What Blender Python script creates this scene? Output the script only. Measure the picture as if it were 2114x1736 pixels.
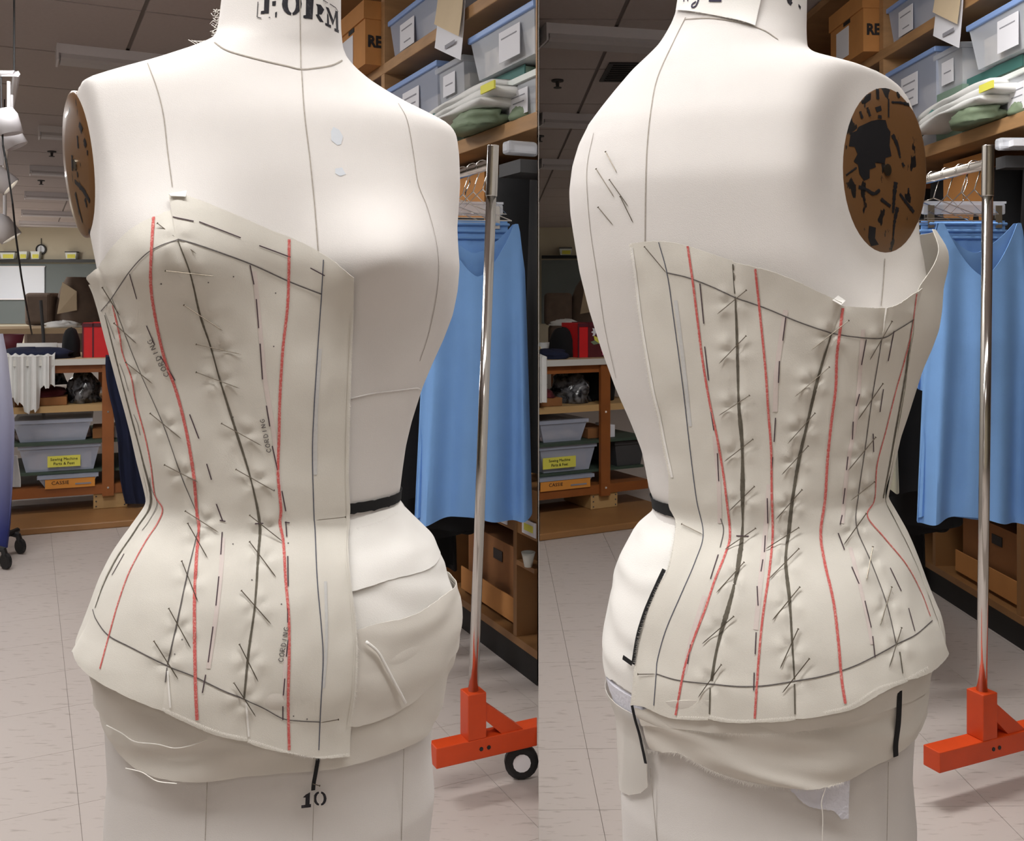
import bpy, bmesh, math, random
import numpy as np
from mathutils import Vector, Matrix, noise
from mathutils.bvhtree import BVHTree
random.seed(7); np.random.seed(7)
for o in list(bpy.data.objects): bpy.data.objects.remove(o)
C = bpy.context.scene.collection
R = math.radians

# ------------------------------------------------------------------ camera, world, lights, exposure
CAMZ, F, CX0, HY = 1.18, 2000.0, 1057.0, 620.0     # eye height, focal length in pixels, optical axis column, horizon row
cam_d = bpy.data.cameras.new('camera'); cam = bpy.data.objects.new('camera', cam_d); C.objects.link(cam)
cam.location = (0, 0, CAMZ); cam.rotation_euler = (R(90), 0, 0)
cam_d.sensor_width = 36; cam_d.lens = 36 * F / 2114; cam_d.shift_y = -(868 - HY) / 2114
cam_d.clip_start = 0.05; cam_d.clip_end = 100
bpy.context.scene.camera = cam
sc = bpy.context.scene
sc.view_settings.view_transform = 'Standard'; sc.view_settings.look = 'None'
sc.view_settings.exposure = -0.12; sc.view_settings.gamma = 1; sc.view_settings.use_curve_mapping = False
world = bpy.data.worlds.new('world'); sc.world = world; world.use_nodes = True
world.node_tree.nodes['Background'].inputs[0].default_value = (0.75, 0.85, 1.0, 1)
world.node_tree.nodes['Background'].inputs[1].default_value = 0.15
CEIL = 2.80
# lit fluorescent fixtures on the ceiling above the viewer and the aisle, then far ones added out of view to brighten the back: (x, y, length, width, watts, turn)
LAMPS = [(-1.2, 0.35, 1.2, 0.3, 23, 0), (-0.1, 0.4, 1.2, 0.3, 15.5, 0), (1.3, 0.3, 1.2, 0.3, 4.5, 0), (-2.0, 2.5, 1.2, 0.3, 38, 27), (0.75, 2.6, 1.2, 0.3, 38, 10), (-2.3, 4.25, 1.2, 0.3, 15, 27),
         (0.0, -1.6, 1.2, 0.3, 2, 0), (-5.6, 6.5, 1.2, 0.3, 45, 27), (-8.5, 12.5, 1.2, 0.3, 90, 27), (5.2, 6.5, 1.2, 0.3, 45, 10), (9.0, 13.0, 1.2, 0.3, 90, 10), (-11.2, 18.2, 1.2, 0.3, 150, 90), (11.2, 17.5, 1.2, 0.3, 190, 90)]  # those far out to the sides are added, unseen, to lift ceiling and back wall
for i, (lx, ly, ll, lw, e, rz) in enumerate(LAMPS):
    ld = bpy.data.lights.new('fluorescent_or_fill_light', 'AREA'); ld.shape = 'RECTANGLE'; ld.size = ll; ld.size_y = lw; ld.energy = e
    ld.color = (1.0, 0.988, 0.98)
    lo = bpy.data.objects.new('fluorescent_or_fill_light', ld); C.objects.link(lo); lo.location = (lx, ly, CEIL - 0.115); lo.rotation_euler = (0, 0, R(rz))

# ------------------------------------------------------------------ helpers
def W(px, py, d): return Vector(((px - CX0) / F * d, d, CAMZ - (py - HY) / F * d))
def srgb(r, g, b):
    f = lambda c: (c / 255 / 12.92) if c / 255 <= 0.04045 else ((c / 255 + 0.055) / 1.055) ** 2.4
    return (f(r), f(g), f(b), 1)
MATS = {}
def mat(name, col, rough=0.8, metal=0.0, var=0.0, vscale=8.0, bump=0.0, bscale=200.0, col2=None, thr=None, stretch=None, alpha=None,
        trans=0.0, emis=None, coat=0.0, sheen=0.0, rotz=0.0, spec=0.5, world=False, ior=1.45):
    if name in MATS: return MATS[name]
    m = bpy.data.materials.new(name); m.use_nodes = True; nt = m.node_tree; N = nt.nodes; L = nt.links
    b = N['Principled BSDF']; b.inputs['Base Color'].default_value = col; b.inputs['Roughness'].default_value = rough
    b.inputs['Metallic'].default_value = metal; b.inputs['Specular IOR Level'].default_value = spec
    if coat: b.inputs['Coat Weight'].default_value = coat
    if sheen: b.inputs['Sheen Weight'].default_value = sheen
    if trans: b.inputs['Transmission Weight'].default_value = trans; b.inputs['IOR'].default_value = ior
    if alpha is not None: b.inputs['Alpha'].default_value = alpha
    if emis: b.inputs['Emission Color'].default_value = emis[0]; b.inputs['Emission Strength'].default_value = emis[1]
    def coord(sc_, st=None):
        if world:
            g = N.new('ShaderNodeNewGeometry'); src = g.outputs['Position']
        else:
            g = N.new('ShaderNodeTexCoord'); src = g.outputs['Object']
        mp = N.new('ShaderNodeMapping'); L.new(src, mp.inputs['Vector'])
        mp.inputs['Rotation'].default_value = (0, 0, rotz)
        s = st or (1, 1, 1); mp.inputs['Scale'].default_value = (sc_ * s[0], sc_ * s[1], sc_ * s[2])
        return mp.outputs['Vector']
    if var or col2:
        n = N.new('ShaderNodeTexNoise'); n.inputs['Scale'].default_value = 1; n.inputs['Detail'].default_value = 6
        L.new(coord(vscale, stretch), n.inputs['Vector'])
        cr = N.new('ShaderNodeValToRGB'); L.new(n.outputs['Fac'], cr.inputs['Fac'])
        lo, hi = thr or (0.3, 0.7)
        cr.color_ramp.elements[0].position = lo; cr.color_ramp.elements[1].position = hi
        c2 = col2 or tuple(c * (1 - var) for c in col[:3]) + (1,)
        cr.color_ramp.elements[0].color = c2; cr.color_ramp.elements[1].color = col
        L.new(cr.outputs['Color'], b.inputs['Base Color'])
    if bump:
        n2 = N.new('ShaderNodeTexNoise'); n2.inputs['Scale'].default_value = 1; n2.inputs['Detail'].default_value = 3
        L.new(coord(bscale), n2.inputs['Vector'])
        bp = N.new('ShaderNodeBump'); bp.inputs['Strength'].default_value = bump; bp.inputs['Distance'].default_value = 0.002
        L.new(n2.outputs['Fac'], bp.inputs['Height']); L.new(bp.outputs['Normal'], b.inputs['Normal'])
    MATS[name] = m; return m

class MB:
    def __init__(s): s.v = []; s.f = []
    def add(s, vs, fs):
        b = len(s.v); s.v += [tuple(v) for v in vs]; s.f += [tuple(b + i for i in f) for f in fs]
    def box(s, x0, x1, y0, y1, z0, z1):
        s.add([(x0, y0, z0), (x1, y0, z0), (x1, y1, z0), (x0, y1, z0), (x0, y0, z1), (x1, y0, z1), (x1, y1, z1), (x0, y1, z1)],
              [(0, 3, 2, 1), (4, 5, 6, 7), (0, 1, 5, 4), (1, 2, 6, 5), (2, 3, 7, 6), (3, 0, 4, 7)]); return s
    def prism(s, poly, z0, z1, poly_bot=None):
        if len(poly) < 3: return s
        pb = poly_bot or poly; n = len(poly)
        if len(pb) != n: pb = poly
        s.add([(p[0], p[1], z0) for p in pb] + [(p[0], p[1], z1) for p in poly],
              [tuple(range(n - 1, -1, -1)), tuple(range(n, 2 * n))] + [(i, (i + 1) % n, n + (i + 1) % n, n + i) for i in range(n)]); return s
    def tube(s, pts, r, n=8, caps=True):
        pts = [Vector(p) for p in pts]; rs = r if isinstance(r, (list, tuple)) else [r] * len(pts); rings = []
        up = Vector((0, 0, 1))
        for i, p in enumerate(pts):
            t = (pts[min(i + 1, len(pts) - 1)] - pts[max(i - 1, 0)])
            if t.length < 1e-9: t = Vector((0, 0, 1))
            t.normalize(); a = t.cross(up)
            if a.length < 0.05: a = t.cross(Vector((1, 0, 0)))
            a.normalize(); b = a.cross(t).normalized()
            rings.append([p + (a * math.cos(k * 2 * math.pi / n) + b * math.sin(k * 2 * math.pi / n)) * rs[i] for k in range(n)])
        vs = [v for rg in rings for v in rg]; fs = []
        for i in range(len(pts) - 1):
            for k in range(n): fs.append((i * n + k, i * n + (k + 1) % n, (i + 1) * n + (k + 1) % n, (i + 1) * n + k))
        if caps: fs += [tuple(range(n - 1, -1, -1)), tuple(range((len(pts) - 1) * n, len(pts) * n))]
        s.add(vs, fs); return s
    def lathe(s, prof, c=(0, 0, 0), n=20, axis='z'):
        vs = []; fs = []
        for (r, h) in prof:
            for k in range(n):
                a = k * 2 * math.pi / n; p = (r * math.cos(a), r * math.sin(a), h)
                if axis == 'y': p = (p[0], p[2], p[1])
                if axis == 'x': p = (p[2], p[0], p[1])
                vs.append((c[0] + p[0], c[1] + p[1], c[2] + p[2]))
        for i in range(len(prof) - 1):
            for k in range(n): fs.append((i * n + k, i * n + (k + 1) % n, (i + 1) * n + (k + 1) % n, (i + 1) * n + k))
        fs += [tuple(range(n - 1, -1, -1)), tuple(range((len(prof) - 1) * n, len(prof) * n))]
        s.add(vs, fs); return s
    def grid(s, P, closed_u=False, flip=False):
        nz, nt = len(P), len(P[0]); vs = [tuple(p) for row in P for p in row]; fs = []
        for i in range(nz - 1):
            for j in range(nt if closed_u else nt - 1):
                a, b, c, d = i * nt + j, i * nt + (j + 1) % nt, (i + 1) * nt + (j + 1) % nt, (i + 1) * nt + j
                fs.append((d, c, b, a) if flip else (a, b, c, d))
        s.add(vs, fs); return s
    def build(s, name, m, parent=None, smooth=False, loc=None, rotz=0, fix=True):
        me = bpy.data.meshes.new(name); me.from_pydata(s.v, [], s.f)
        if fix:
            bm = bmesh.new(); bm.from_mesh(me); bmesh.ops.recalc_face_normals(bm, faces=bm.faces); bm.to_mesh(me); bm.free()
        if smooth: me.polygons.foreach_set('use_smooth', [True] * len(me.polygons))
        me.materials.append(m); o = bpy.data.objects.new(name, me); C.objects.link(o)
        if parent: o.parent = parent
        if loc is not None: o.location = loc
        o.rotation_euler.z = rotz
        return o
def bevel(o, w=0.004, seg=2):
    md = o.modifiers.new('bevel', 'BEVEL'); md.width = w; md.segments = seg; md.limit_method = 'ANGLE'; return o
def solid(o, t, off=-1):
    md = o.modifiers.new('solidify', 'SOLIDIFY'); md.thickness = t; md.offset = off
    es = o.modifiers.new('edge_split', 'EDGE_SPLIT'); es.split_angle = R(50); return o
def tag(o, label=None, cat=None, group=None, kind=None):
    if label: o['label'] = label
    if cat: o['category'] = cat
    if group: o['group'] = group
    if kind: o['kind'] = kind
    return o
def empty(name, loc=(0, 0, 0), rz=0, label=None, cat=None, group=None):
    o = bpy.data.objects.new(name, None); C.objects.link(o); o.location = loc; o.rotation_euler.z = rz; o.empty_display_size = 0.05
    return tag(o, label, cat, group)
def child(o, root):
    "parent keeping world placement (roots here carry location and z turn only)"
    o.parent = root
    o.matrix_parent_inverse = (Matrix.Translation(root.location) @ Matrix.Rotation(root.rotation_euler.z, 4, 'Z')).inverted()
    return o
def clip(poly, a, b, c):
    "keep a*x + b*y <= c"
    out = []
    for i in range(len(poly)):
        p, q = poly[i], poly[(i + 1) % len(poly)]
        dp, dq = a * p[0] + b * p[1] - c, a * q[0] + b * q[1] - c
        if dp <= 0: out.append(p)
        if (dp < 0 < dq) or (dq < 0 < dp):
            t = dp / (dp - dq); out.append((p[0] + (q[0] - p[0]) * t, p[1] + (q[1] - p[1]) * t))
    return out
PK = (1112 - CX0) / F                       # the partition stands on the line x = PK * y
def clipA(poly, g=0.004): return clip(poly, 1, -PK, -g)
def clipB(poly, g=0.004): return clip(poly, -1, PK, -g)
def smooth_px(pts, step=6.0):
    "Catmull-Rom through pixel points, evenly resampled"
    P = [np.array(p, float) for p in pts]
    if len(P) == 2:
        n = max(2, int(np.linalg.norm(P[1] - P[0]) / step) + 1); return [P[0] + (P[1] - P[0]) * t for t in np.linspace(0, 1, n)]
    Q = [2 * P[0] - P[1]] + P + [2 * P[-1] - P[-2]]; out = []
    for i in range(1, len(Q) - 2):
        n = max(1, int(np.linalg.norm(Q[i + 1] - Q[i]) / step))
        for k in range(n):
            t = k / n; a, b, c, d = Q[i - 1], Q[i], Q[i + 1], Q[i + 2]
            out.append(0.5 * (2 * b + (c - a) * t + (2 * a - 5 * b + 4 * c - d) * t * t + (3 * b - a - 3 * c + d) * t ** 3))
    out.append(P[-1]); return out
def text_mesh(txt, size, name='lettering', bold=0.0):
    cu = bpy.data.curves.new('t', 'FONT'); cu.body = txt; cu.size = size; cu.align_x = 'CENTER'; cu.align_y = 'CENTER'; cu.extrude = 0.0003; cu.offset = bold
    cu.resolution_u = 2
    to = bpy.data.objects.new('t', cu); C.objects.link(to); bpy.context.view_layer.update()
    me = bpy.data.meshes.new_from_object(to.evaluated_get(bpy.context.evaluated_depsgraph_get())); me.name = name
    bpy.data.objects.remove(to); bpy.data.curves.remove(cu); return me
def text_on(txt, size, m, parent, origin, xdir, ydir, name='lettering', sx=1.0, bold=0.0):
    me = text_mesh(txt, size, name, bold); me.materials.clear(); me.materials.append(m)
    x = Vector(xdir).normalized(); y = Vector(ydir).normalized(); z = x.cross(y)
    M = Matrix(((x.x * sx, y.x, z.x, origin[0]), (x.y * sx, y.y, z.y, origin[1]), (x.z * sx, y.z, z.z, origin[2]), (0, 0, 0, 1)))
    me.transform(M); o = bpy.data.objects.new(name, me); C.objects.link(o)
    return child(o, parent) if parent else o

# ------------------------------------------------------------------ materials
linen = mat('linen', srgb(229, 225, 222), 0.9, var=0.09, vscale=7, bump=0.2, bscale=1500)
calico = mat('calico', srgb(227, 223, 214), 0.9, var=0.06, vscale=16, bump=0.18, bscale=1700)
padcloth = mat('pad_cloth', srgb(244, 242, 238), 0.95, var=0.03, vscale=25, bump=0.12, bscale=900)
wrapcloth = mat('wrap_cloth', srgb(226, 221, 213), 0.9, var=0.05, vscale=18, bump=0.12, bscale=1500)
wadding = mat('wadding', srgb(226, 226, 236), 1.0, var=0.05, vscale=60, bump=0.5, bscale=250)
gauze = mat('gauze', srgb(236, 232, 226), 0.9, alpha=0.55)
thread = mat('white_thread', srgb(245, 242, 236), 0.8)
black_tape = mat('black_tape', srgb(14, 14, 17), 0.85, bump=0.3, bscale=1500)
seam_grey = mat('seam_grey', srgb(180, 172, 162), 0.95, var=0.25, vscale=300)
seam_open = mat('seam_open', srgb(112, 106, 94), 0.95, var=0.35, vscale=160)
pencil = mat('graphite_pencil', srgb(112, 106, 104), 0.7, var=0.4, vscale=700)
pencil_blue = mat('blue_grey_pencil', srgb(92, 96, 112), 0.8, var=0.35, vscale=500)
pencil_plum = mat('plum_pencil', srgb(84, 66, 74), 0.8, var=0.3, vscale=500)
redp = mat('red_pencil', srgb(210, 98, 94), 0.8, col2=srgb(228, 168, 160), vscale=700, thr=(0.3, 0.52))
pinkp = mat('pink_chalk', srgb(225, 213, 208), 0.9, var=0.05, vscale=300)
bluechalk = mat('blue_chalk', srgb(213, 213, 212), 0.9, var=0.08, vscale=400)
steel = mat('pin_steel', srgb(120, 112, 100), 0.32, metal=1.0)
ink = mat('stamp_ink', srgb(30, 28, 36), 0.8, col2=srgb(70, 66, 74), vscale=300, thr=(0.25, 0.42))
platem = mat('chipped_plate', srgb(108, 75, 44), 0.36, col2=srgb(20, 18, 20), vscale=70, thr=(0.36, 0.375), stretch=(1, 1, 0.45), spec=0.6, coat=0.15)
chipblack = mat('bared_black', srgb(17, 16, 22), 0.5, var=0.2, vscale=200)
chrome = mat('chrome', srgb(215, 212, 208), 0.12, metal=1.0)
orange = mat('orange_paint', srgb(214, 72, 22), 0.45, var=0.15, vscale=12)
blackplastic = mat('black_plastic', srgb(24, 24, 26), 0.5)
greyrubber = mat('grey_rubber', srgb(70, 70, 72), 0.6)
bluecloth = mat('blue_cloth', srgb(122, 168, 226), 0.85, var=0.08, vscale=10, bump=0.2, bscale=700)
blackcloth = mat('black_cloth', srgb(16, 16, 19), 0.95, var=0.2, vscale=20)
navycloth = mat('navy_cloth', srgb(24, 32, 62), 0.9, var=0.25, vscale=10)
wood = mat('pine_wood', srgb(184, 142, 98), 0.55, var=0.25, vscale=6, stretch=(1, 1, 6))
woodlight = mat('pale_plywood', srgb(200, 164, 112), 0.55, var=0.18, vscale=5)
woodred = mat('stained_wood', srgb(156, 92, 44), 0.5, var=0.2, vscale=9)
cabinetwood = mat('cabinet_wood', srgb(150, 108, 66), 0.5, var=0.18, vscale=7)
brownboard = mat('brown_board', srgb(160, 116, 72), 0.4, var=0.18, vscale=5)
cardboard = mat('cardboard', srgb(196, 136, 76), 0.8, var=0.12, vscale=9)
cardboard2 = mat('dull_cardboard', srgb(150, 100, 58), 0.85, var=0.15, vscale=9)
clearplastic = mat('clear_plastic', srgb(236, 240, 248), 0.25, alpha=0.48, spec=0.6)
smokeplastic = mat('smoky_plastic', srgb(204, 213, 234), 0.3, alpha=0.55, spec=0.6)
bluelid = mat('blue_lid', srgb(142, 172, 226), 0.4)
whitelid = mat('white_lid', srgb(228, 234, 230), 0.4)
paper = mat('paper', srgb(230, 230, 236), 0.8)
tanpaper = mat('tan_paper', srgb(214, 194, 162), 0.8, var=0.06, vscale=10)
yellowp = mat('yellow_label', srgb(226, 222, 92), 0.7)
orangep = mat('orange_label', srgb(226, 152, 66), 0.7)
printgrey = mat('print_grey', srgb(150, 150, 158), 0.8)
darktext = mat('dark_text', srgb(40, 36, 38), 0.8)
teal = mat('teal_board', srgb(70, 118, 112), 0.6)
darkgreen = mat('dark_green_board', srgb(62, 78, 66), 0.6)
sage = mat('sage_board', srgb(128, 152, 136), 0.6)
greenbag = mat('green_bag', srgb(126, 142, 116), 0.6, var=0.15, vscale=14, bump=0.6, bscale=40)
whitecloth = mat('white_cloth', srgb(232, 232, 230), 0.9, var=0.06, vscale=14)
contents = mat('cream_contents', srgb(226, 216, 204), 0.9, col2=srgb(156, 150, 150), vscale=22, thr=(0.35, 0.6))
pinkcont = mat('pale_pink_contents', srgb(196, 178, 170), 0.9, col2=srgb(110, 100, 110), vscale=18, thr=(0.35, 0.6))
crinkle = mat('crinkled_plastic', srgb(120, 122, 126), 0.2, col2=srgb(26, 26, 30), vscale=30, thr=(0.4, 0.62), bump=1.0, bscale=60, spec=0.8)
redcloth = mat('dark_red_cloth', srgb(98, 34, 40), 0.9, var=0.3, vscale=14)
redbag = mat('red_bag', srgb(214, 30, 36), 0.6, var=0.1, vscale=12)
maroon = mat('maroon_plastic', srgb(86, 26, 40), 0.6)
tabletopm = mat('table_top', srgb(204, 178, 142), 0.6, var=0.08, vscale=6)
edgew = mat('white_edge', srgb(206, 204, 198), 0.6)
tilem = mat('floor_tile', srgb(194, 184, 178), 0.42, col2=srgb(160, 149, 141), vscale=30, stretch=(0.6, 2.4, 1), thr=(0.26, 0.42), world=True, rotz=R(-20))
groutm = mat('floor_grout', srgb(150, 140, 132), 0.9, world=True)
ceilm = mat('ceiling_tile', srgb(196, 186, 183), 0.95, var=0.06, vscale=40, bump=0.3, bscale=300)
tbar = mat('ceiling_bar', srgb(130, 122, 118), 0.7)
whitemetal = mat('white_metal', srgb(236, 234, 238), 0.45)
lensm = mat('lamp_lens', srgb(205, 202, 204), 0.5)
litlens = mat('lit_lamp_lens', srgb(255, 250, 240), 0.5, emis=((1, 0.97, 0.92, 1), 6.0))
bulbm = mat('lit_bulb', srgb(255, 245, 220), 0.5, emis=((1, 0.9, 0.7, 1), 9.0))
wallm = mat('cream_wall', srgb(206, 198, 178), 0.9, var=0.04, vscale=2)
boardm = mat('grey_board', srgb(112, 120, 120), 0.8, var=0.06, vscale=2)
partm = mat('partition_paint', srgb(206, 202, 196), 0.9, var=0.03, vscale=3)
whiteboardm = mat('whiteboard', srgb(222, 228, 238), 0.3)
brownwrap = mat('brown_wrap', srgb(134, 116, 102), 0.85, var=0.25, vscale=6)
kick = mat('black_kick', srgb(20, 18, 18), 0.6)
ombre = mat('ombre_cloth', srgb(72, 80, 150), 0.9)
_n = ombre.node_tree.nodes; _g = _n.new('ShaderNodeTexCoord'); _s = _n.new('ShaderNodeSeparateXYZ'); _r = _n.new('ShaderNodeMapRange'); _c = _n.new('ShaderNodeValToRGB')
ombre.node_tree.links.new(_g.outputs['Object'], _s.inputs[0]); ombre.node_tree.links.new(_s.outputs['Z'], _r.inputs['Value']); ombre.node_tree.links.new(_r.outputs[0], _c.inputs[0]); ombre.node_tree.links.new(_c.outputs[0], _n['Principled BSDF'].inputs['Base Color'])
_r.inputs['From Min'].default_value = 0.15; _r.inputs['From Max'].default_value = 0.95
_c.color_ramp.elements[0].color = srgb(52, 60, 128); _c.color_ramp.elements[1].color = srgb(190, 192, 212)
lilac = mat('pale_lilac_cloth', srgb(176, 182, 206), 0.9, var=0.08, vscale=6)
blueblob = mat('blue_stain', srgb(214, 219, 226), 0.9, var=0.04, vscale=200)
# ------------------------------------------------------------------ the two bays of the workroom
DB = 21.5                                    # back wall distance
def struct(o): o['kind'] = 'structure'; return o
floor = struct(MB().box(-12, 12, -3, DB + 0.3, -0.06, -0.003).build('floor', groutm))
ceiling = struct(MB().box(-12, 12, -3, DB + 0.3, CEIL + 0.012, CEIL + 0.08).build('ceiling', tbar))
struct(MB().box(-12, 12, DB, DB + 0.1, -0.003, CEIL + 0.012).build('wall_back', wallm))
struct(MB().box(-12.1, -12, -3, DB, -0.003, CEIL + 0.012).build('wall_left', wallm))
struct(MB().box(12, 12.1, -3, DB, -0.003, CEIL + 0.012).build('wall_right', wallm))
struct(MB().box(-12, 12, -3.1, -3, -0.003, CEIL + 0.012).build('wall_front', wallm))
# thin partition between the two bays
ya, yb = 1.75, DB
struct(MB().prism([(PK * ya - .0003, ya), (PK * ya + .0003, ya), (PK * yb + .002, yb), (PK * yb - .002, yb)], -0.003, CEIL + 0.012).build('wall_partition', partm))

def tiles(side, phi, org, size, y0, y1, xlim, z0, z1, m, parent, name, gap, cl, cutoff=None):
    "square tiles laid along direction phi, whole ones sharing a mesh, cut ones at the partition"
    e = Vector((math.sin(phi), math.cos(phi))); n = Vector((math.cos(phi), -math.sin(phi)))
    h = size / 2 - gap / 2
    sh = MB().box(-h, h, -h, h, z0, z1); proto = None; cnt = 0
    for i in range(-60, 60):
        for j in range(-60, 60):
            c = Vector(org) + e * (i * size) + n * (j * size)
            if not (y0 < c.y < y1 and xlim[0] * c.y - size < c.x < xlim[1] * c.y + size): continue
            poly = [tuple(c + n * (sx * h) + e * (sy * h)) for sx, sy in ((-1, -1), (1, -1), (1, 1), (-1, 1))]
            cp = cl(poly)
            if len(cp) < 3: continue
            whole = len(cp) == 4 and all((Vector(a) - Vector(b)).length < 1e-6 for a, b in zip(poly, cp))
            if whole:
                if proto is None: o = proto = sh.build(name, m)
                else: o = bpy.data.objects.new(name, proto.data); C.objects.link(o)
                o.location = (c.x, c.y, 0); o.rotation_euler.z = -phi
            else: o = MB().prism(cp, z0, z1).build(name, m)
            o.parent = parent; cnt += 1
    return cnt
PHA, PHB = R(-26.6), R(-1.0)
ed = Vector((math.sin(PHA), math.cos(PHA))); nd = Vector((math.cos(PHA), -math.sin(PHA)))
n1 = tiles('A', PHA, Vector((-2.29, 4.816)) + nd * 0.1525 + ed * 0.05, 0.305, 1.9, 5.3, (-0.56, PK), -0.003, 0.0, tilem, floor, 'floor_tile', 0.0012, lambda p: clipA(p, 0.0))
n2 = tiles('B', PHB, (0.2 + 0.1525, 2.4), 0.305, 1.9, 5.3, (PK, 0.57), -0.003, 0.0, tilem, floor, 'floor_tile', 0.0012, lambda p: clipB(p, 0.0))
n3 = tiles('A', PHA, Vector((-1.64, 4.58)) + nd * 0.6 + ed * 0.35, 1.2, 4.2, 22, (-0.60, PK), CEIL, CEIL + .012, ceilm, ceiling, 'ceiling_tile', 0.025, lambda p: clip(clipA(p, 0.0), 0, 1, DB))
n4 = tiles('B', PHB, (0.63 + 0.6, 5.0), 1.2, 4.2, 22, (PK, 0.62), CEIL, CEIL + .012, ceilm, ceiling, 'ceiling_tile', 0.025, lambda p: clip(clipB(p, 0.0), 0, 1, DB))
print('tiles', n1, n2, n3, n4)
# the rest of the two surfaces, out of the picture
for nm, par, z0, z1, m, yy in (('floor_margin', floor, -0.003, -0.0005, tilem, 1.7), ('ceiling_margin', ceiling, CEIL + .002, CEIL + .012, ceilm, 3.6)):
    o = MB().box(-12, 12, -3, yy, z0, z1).build(nm, m); o.parent = par
o = MB().box(-12, 12, 5.55, DB, -0.003, -0.0006).build('floor_margin', tilem); o.parent = floor

FRONT, BACK = 'front-turned form', 'back-turned form'
ROOMS = [dict(k='A', off=0, phi=R(-26.2), O=Vector((.081, 2.93)), cl=clipA, who=FRONT, hs=(1.755, 2.215), tphi=R(22.7), dxs=0, dys=0, dxt=0, dyt=0),
         dict(k='B', off=1022, phi=R(-1.5), O=Vector((1.712, 3.24)), cl=clipB, who=BACK, hs=(1.815, 2.32), tphi=R(28), dxs=1029, dys=-25, dxt=1023, dyt=-8)]
for q in ROOMS:
    q['e'] = Vector((math.sin(q['phi']), math.cos(q['phi']))); q['n'] = Vector((math.cos(q['phi']), -math.sin(q['phi'])))

# ---- ceiling fixtures
def fixture(px, z_y, rz, label, lit=False, loc=None, L=1.25, group=None, wd=0.22):
    d = (CEIL - CAMZ) * F / (HY - z_y) if loc is None else 0
    p = Vector(((px - CX0) / F * d, d, CEIL)) if loc is None else Vector(loc)
    t = empty('fluorescent_fixture', (p.x, p.y, CEIL), rz, label, 'ceiling light', group)
    x0 = 0 if loc is None else -L / 2
    b = MB(); b.prism([(x0, -wd / 2), (x0 + L, -wd / 2), (x0 + L, wd / 2), (x0, wd / 2)], -0.06, 0.0); b.build('housing', whitemetal, t)
    ln = MB().prism([(x0 + .012, -wd / 2 + .012), (x0 + L - .012, -wd / 2 + .012), (x0 + L - .012, wd / 2 - .012), (x0 + .012, wd / 2 - .012)], -0.06, -0.060,
                    None)
    lb = MB(); w2 = wd / 2 - .008
    prof = [(-w2, -.058), (-w2, -.085), (-w2 + .03, -.1), (w2 - .03, -.1), (w2, -.085), (w2, -.058)]
    lb.add([(x0 + .012, a, c) for a, c in prof] + [(x0 + L - .012, a, c) for a, c in prof],
           [tuple(range(6)), tuple(range(11, 5, -1))] + [(i, (i + 1) % 6, 6 + (i + 1) % 6, 6 + i) for i in range(6)])
    lb.build('lens', litlens if lit else lensm, t)
    for xx in (x0 - .012, x0 + L): MB().box(xx, xx + .012, -wd / 2 - .004, wd / 2 + .004, -.105, 0).build('end_cap', whitemetal, t)
    return t
for px, y in ((120, 97), (82, 262), (63, 343), (52, 396), (45, 434), (40, 456)):
    fixture(px, y, R(27), 'unlit white fluorescent ceiling fixture in the bay of the ' + FRONT, group='unlit fixtures in the front-view bay')
for px, y in ((1122, 57), (1100, 236), (1112, 330)):
    pxx = max(px, 1116); fixture(pxx, y, R(13), 'unlit white fluorescent ceiling fixture in the bay of the ' + BACK, group='unlit fixtures in the back-view bay')
for lx, ly, ll, lw, e, rz in LAMPS:
    fixture(0, 0, R(rz), 'lit white fluorescent ceiling fixture overhead, out of view', True, (lx, ly, CEIL), L=ll, wd=lw, group='lit ceiling fixtures overhead')
def sprinkler(px, py, who):
    d = (CEIL - CAMZ) * F / (HY - py + 0.0); p = W(px, py, d)
    MBx = MB().lathe([(.0, 0), (.045, 0), (.045, -.012), (.015, -.014), (.012, -.05), (.03, -.055), (.03, -.06), (0, -.06)], (0, 0, 0), 12)
    tag(MBx.build('sprinkler_head', greyrubber, loc=(p.x, p.y, CEIL)), 'small ceiling sprinkler head in the bay of the ' + who, 'sprinkler', 'sprinkler heads of the bay with the ' + who)
for a in ((107, 312), (85, 372)): sprinkler(*a, FRONT)
for a in ((1151, 165), (1114, 280)): sprinkler(*a, BACK)
# dark air vent in the ceiling of the back-view bay
p = W(1258, 128, (CEIL - CAMZ) * F / (HY - 128)); t = empty('ceiling_vent', (p.x, p.y, CEIL), R(2), 'dark louvred air vent in the ceiling', 'vent')
MB().box(0, .6, 0, .55, -.012, -.002).build('vent_frame', greyrubber, t)
for k in range(9): MB().box(.03, .57, .03 + k * .056, .06 + k * .056, -.02, -.012).build('louvre', blackplastic, t)

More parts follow.
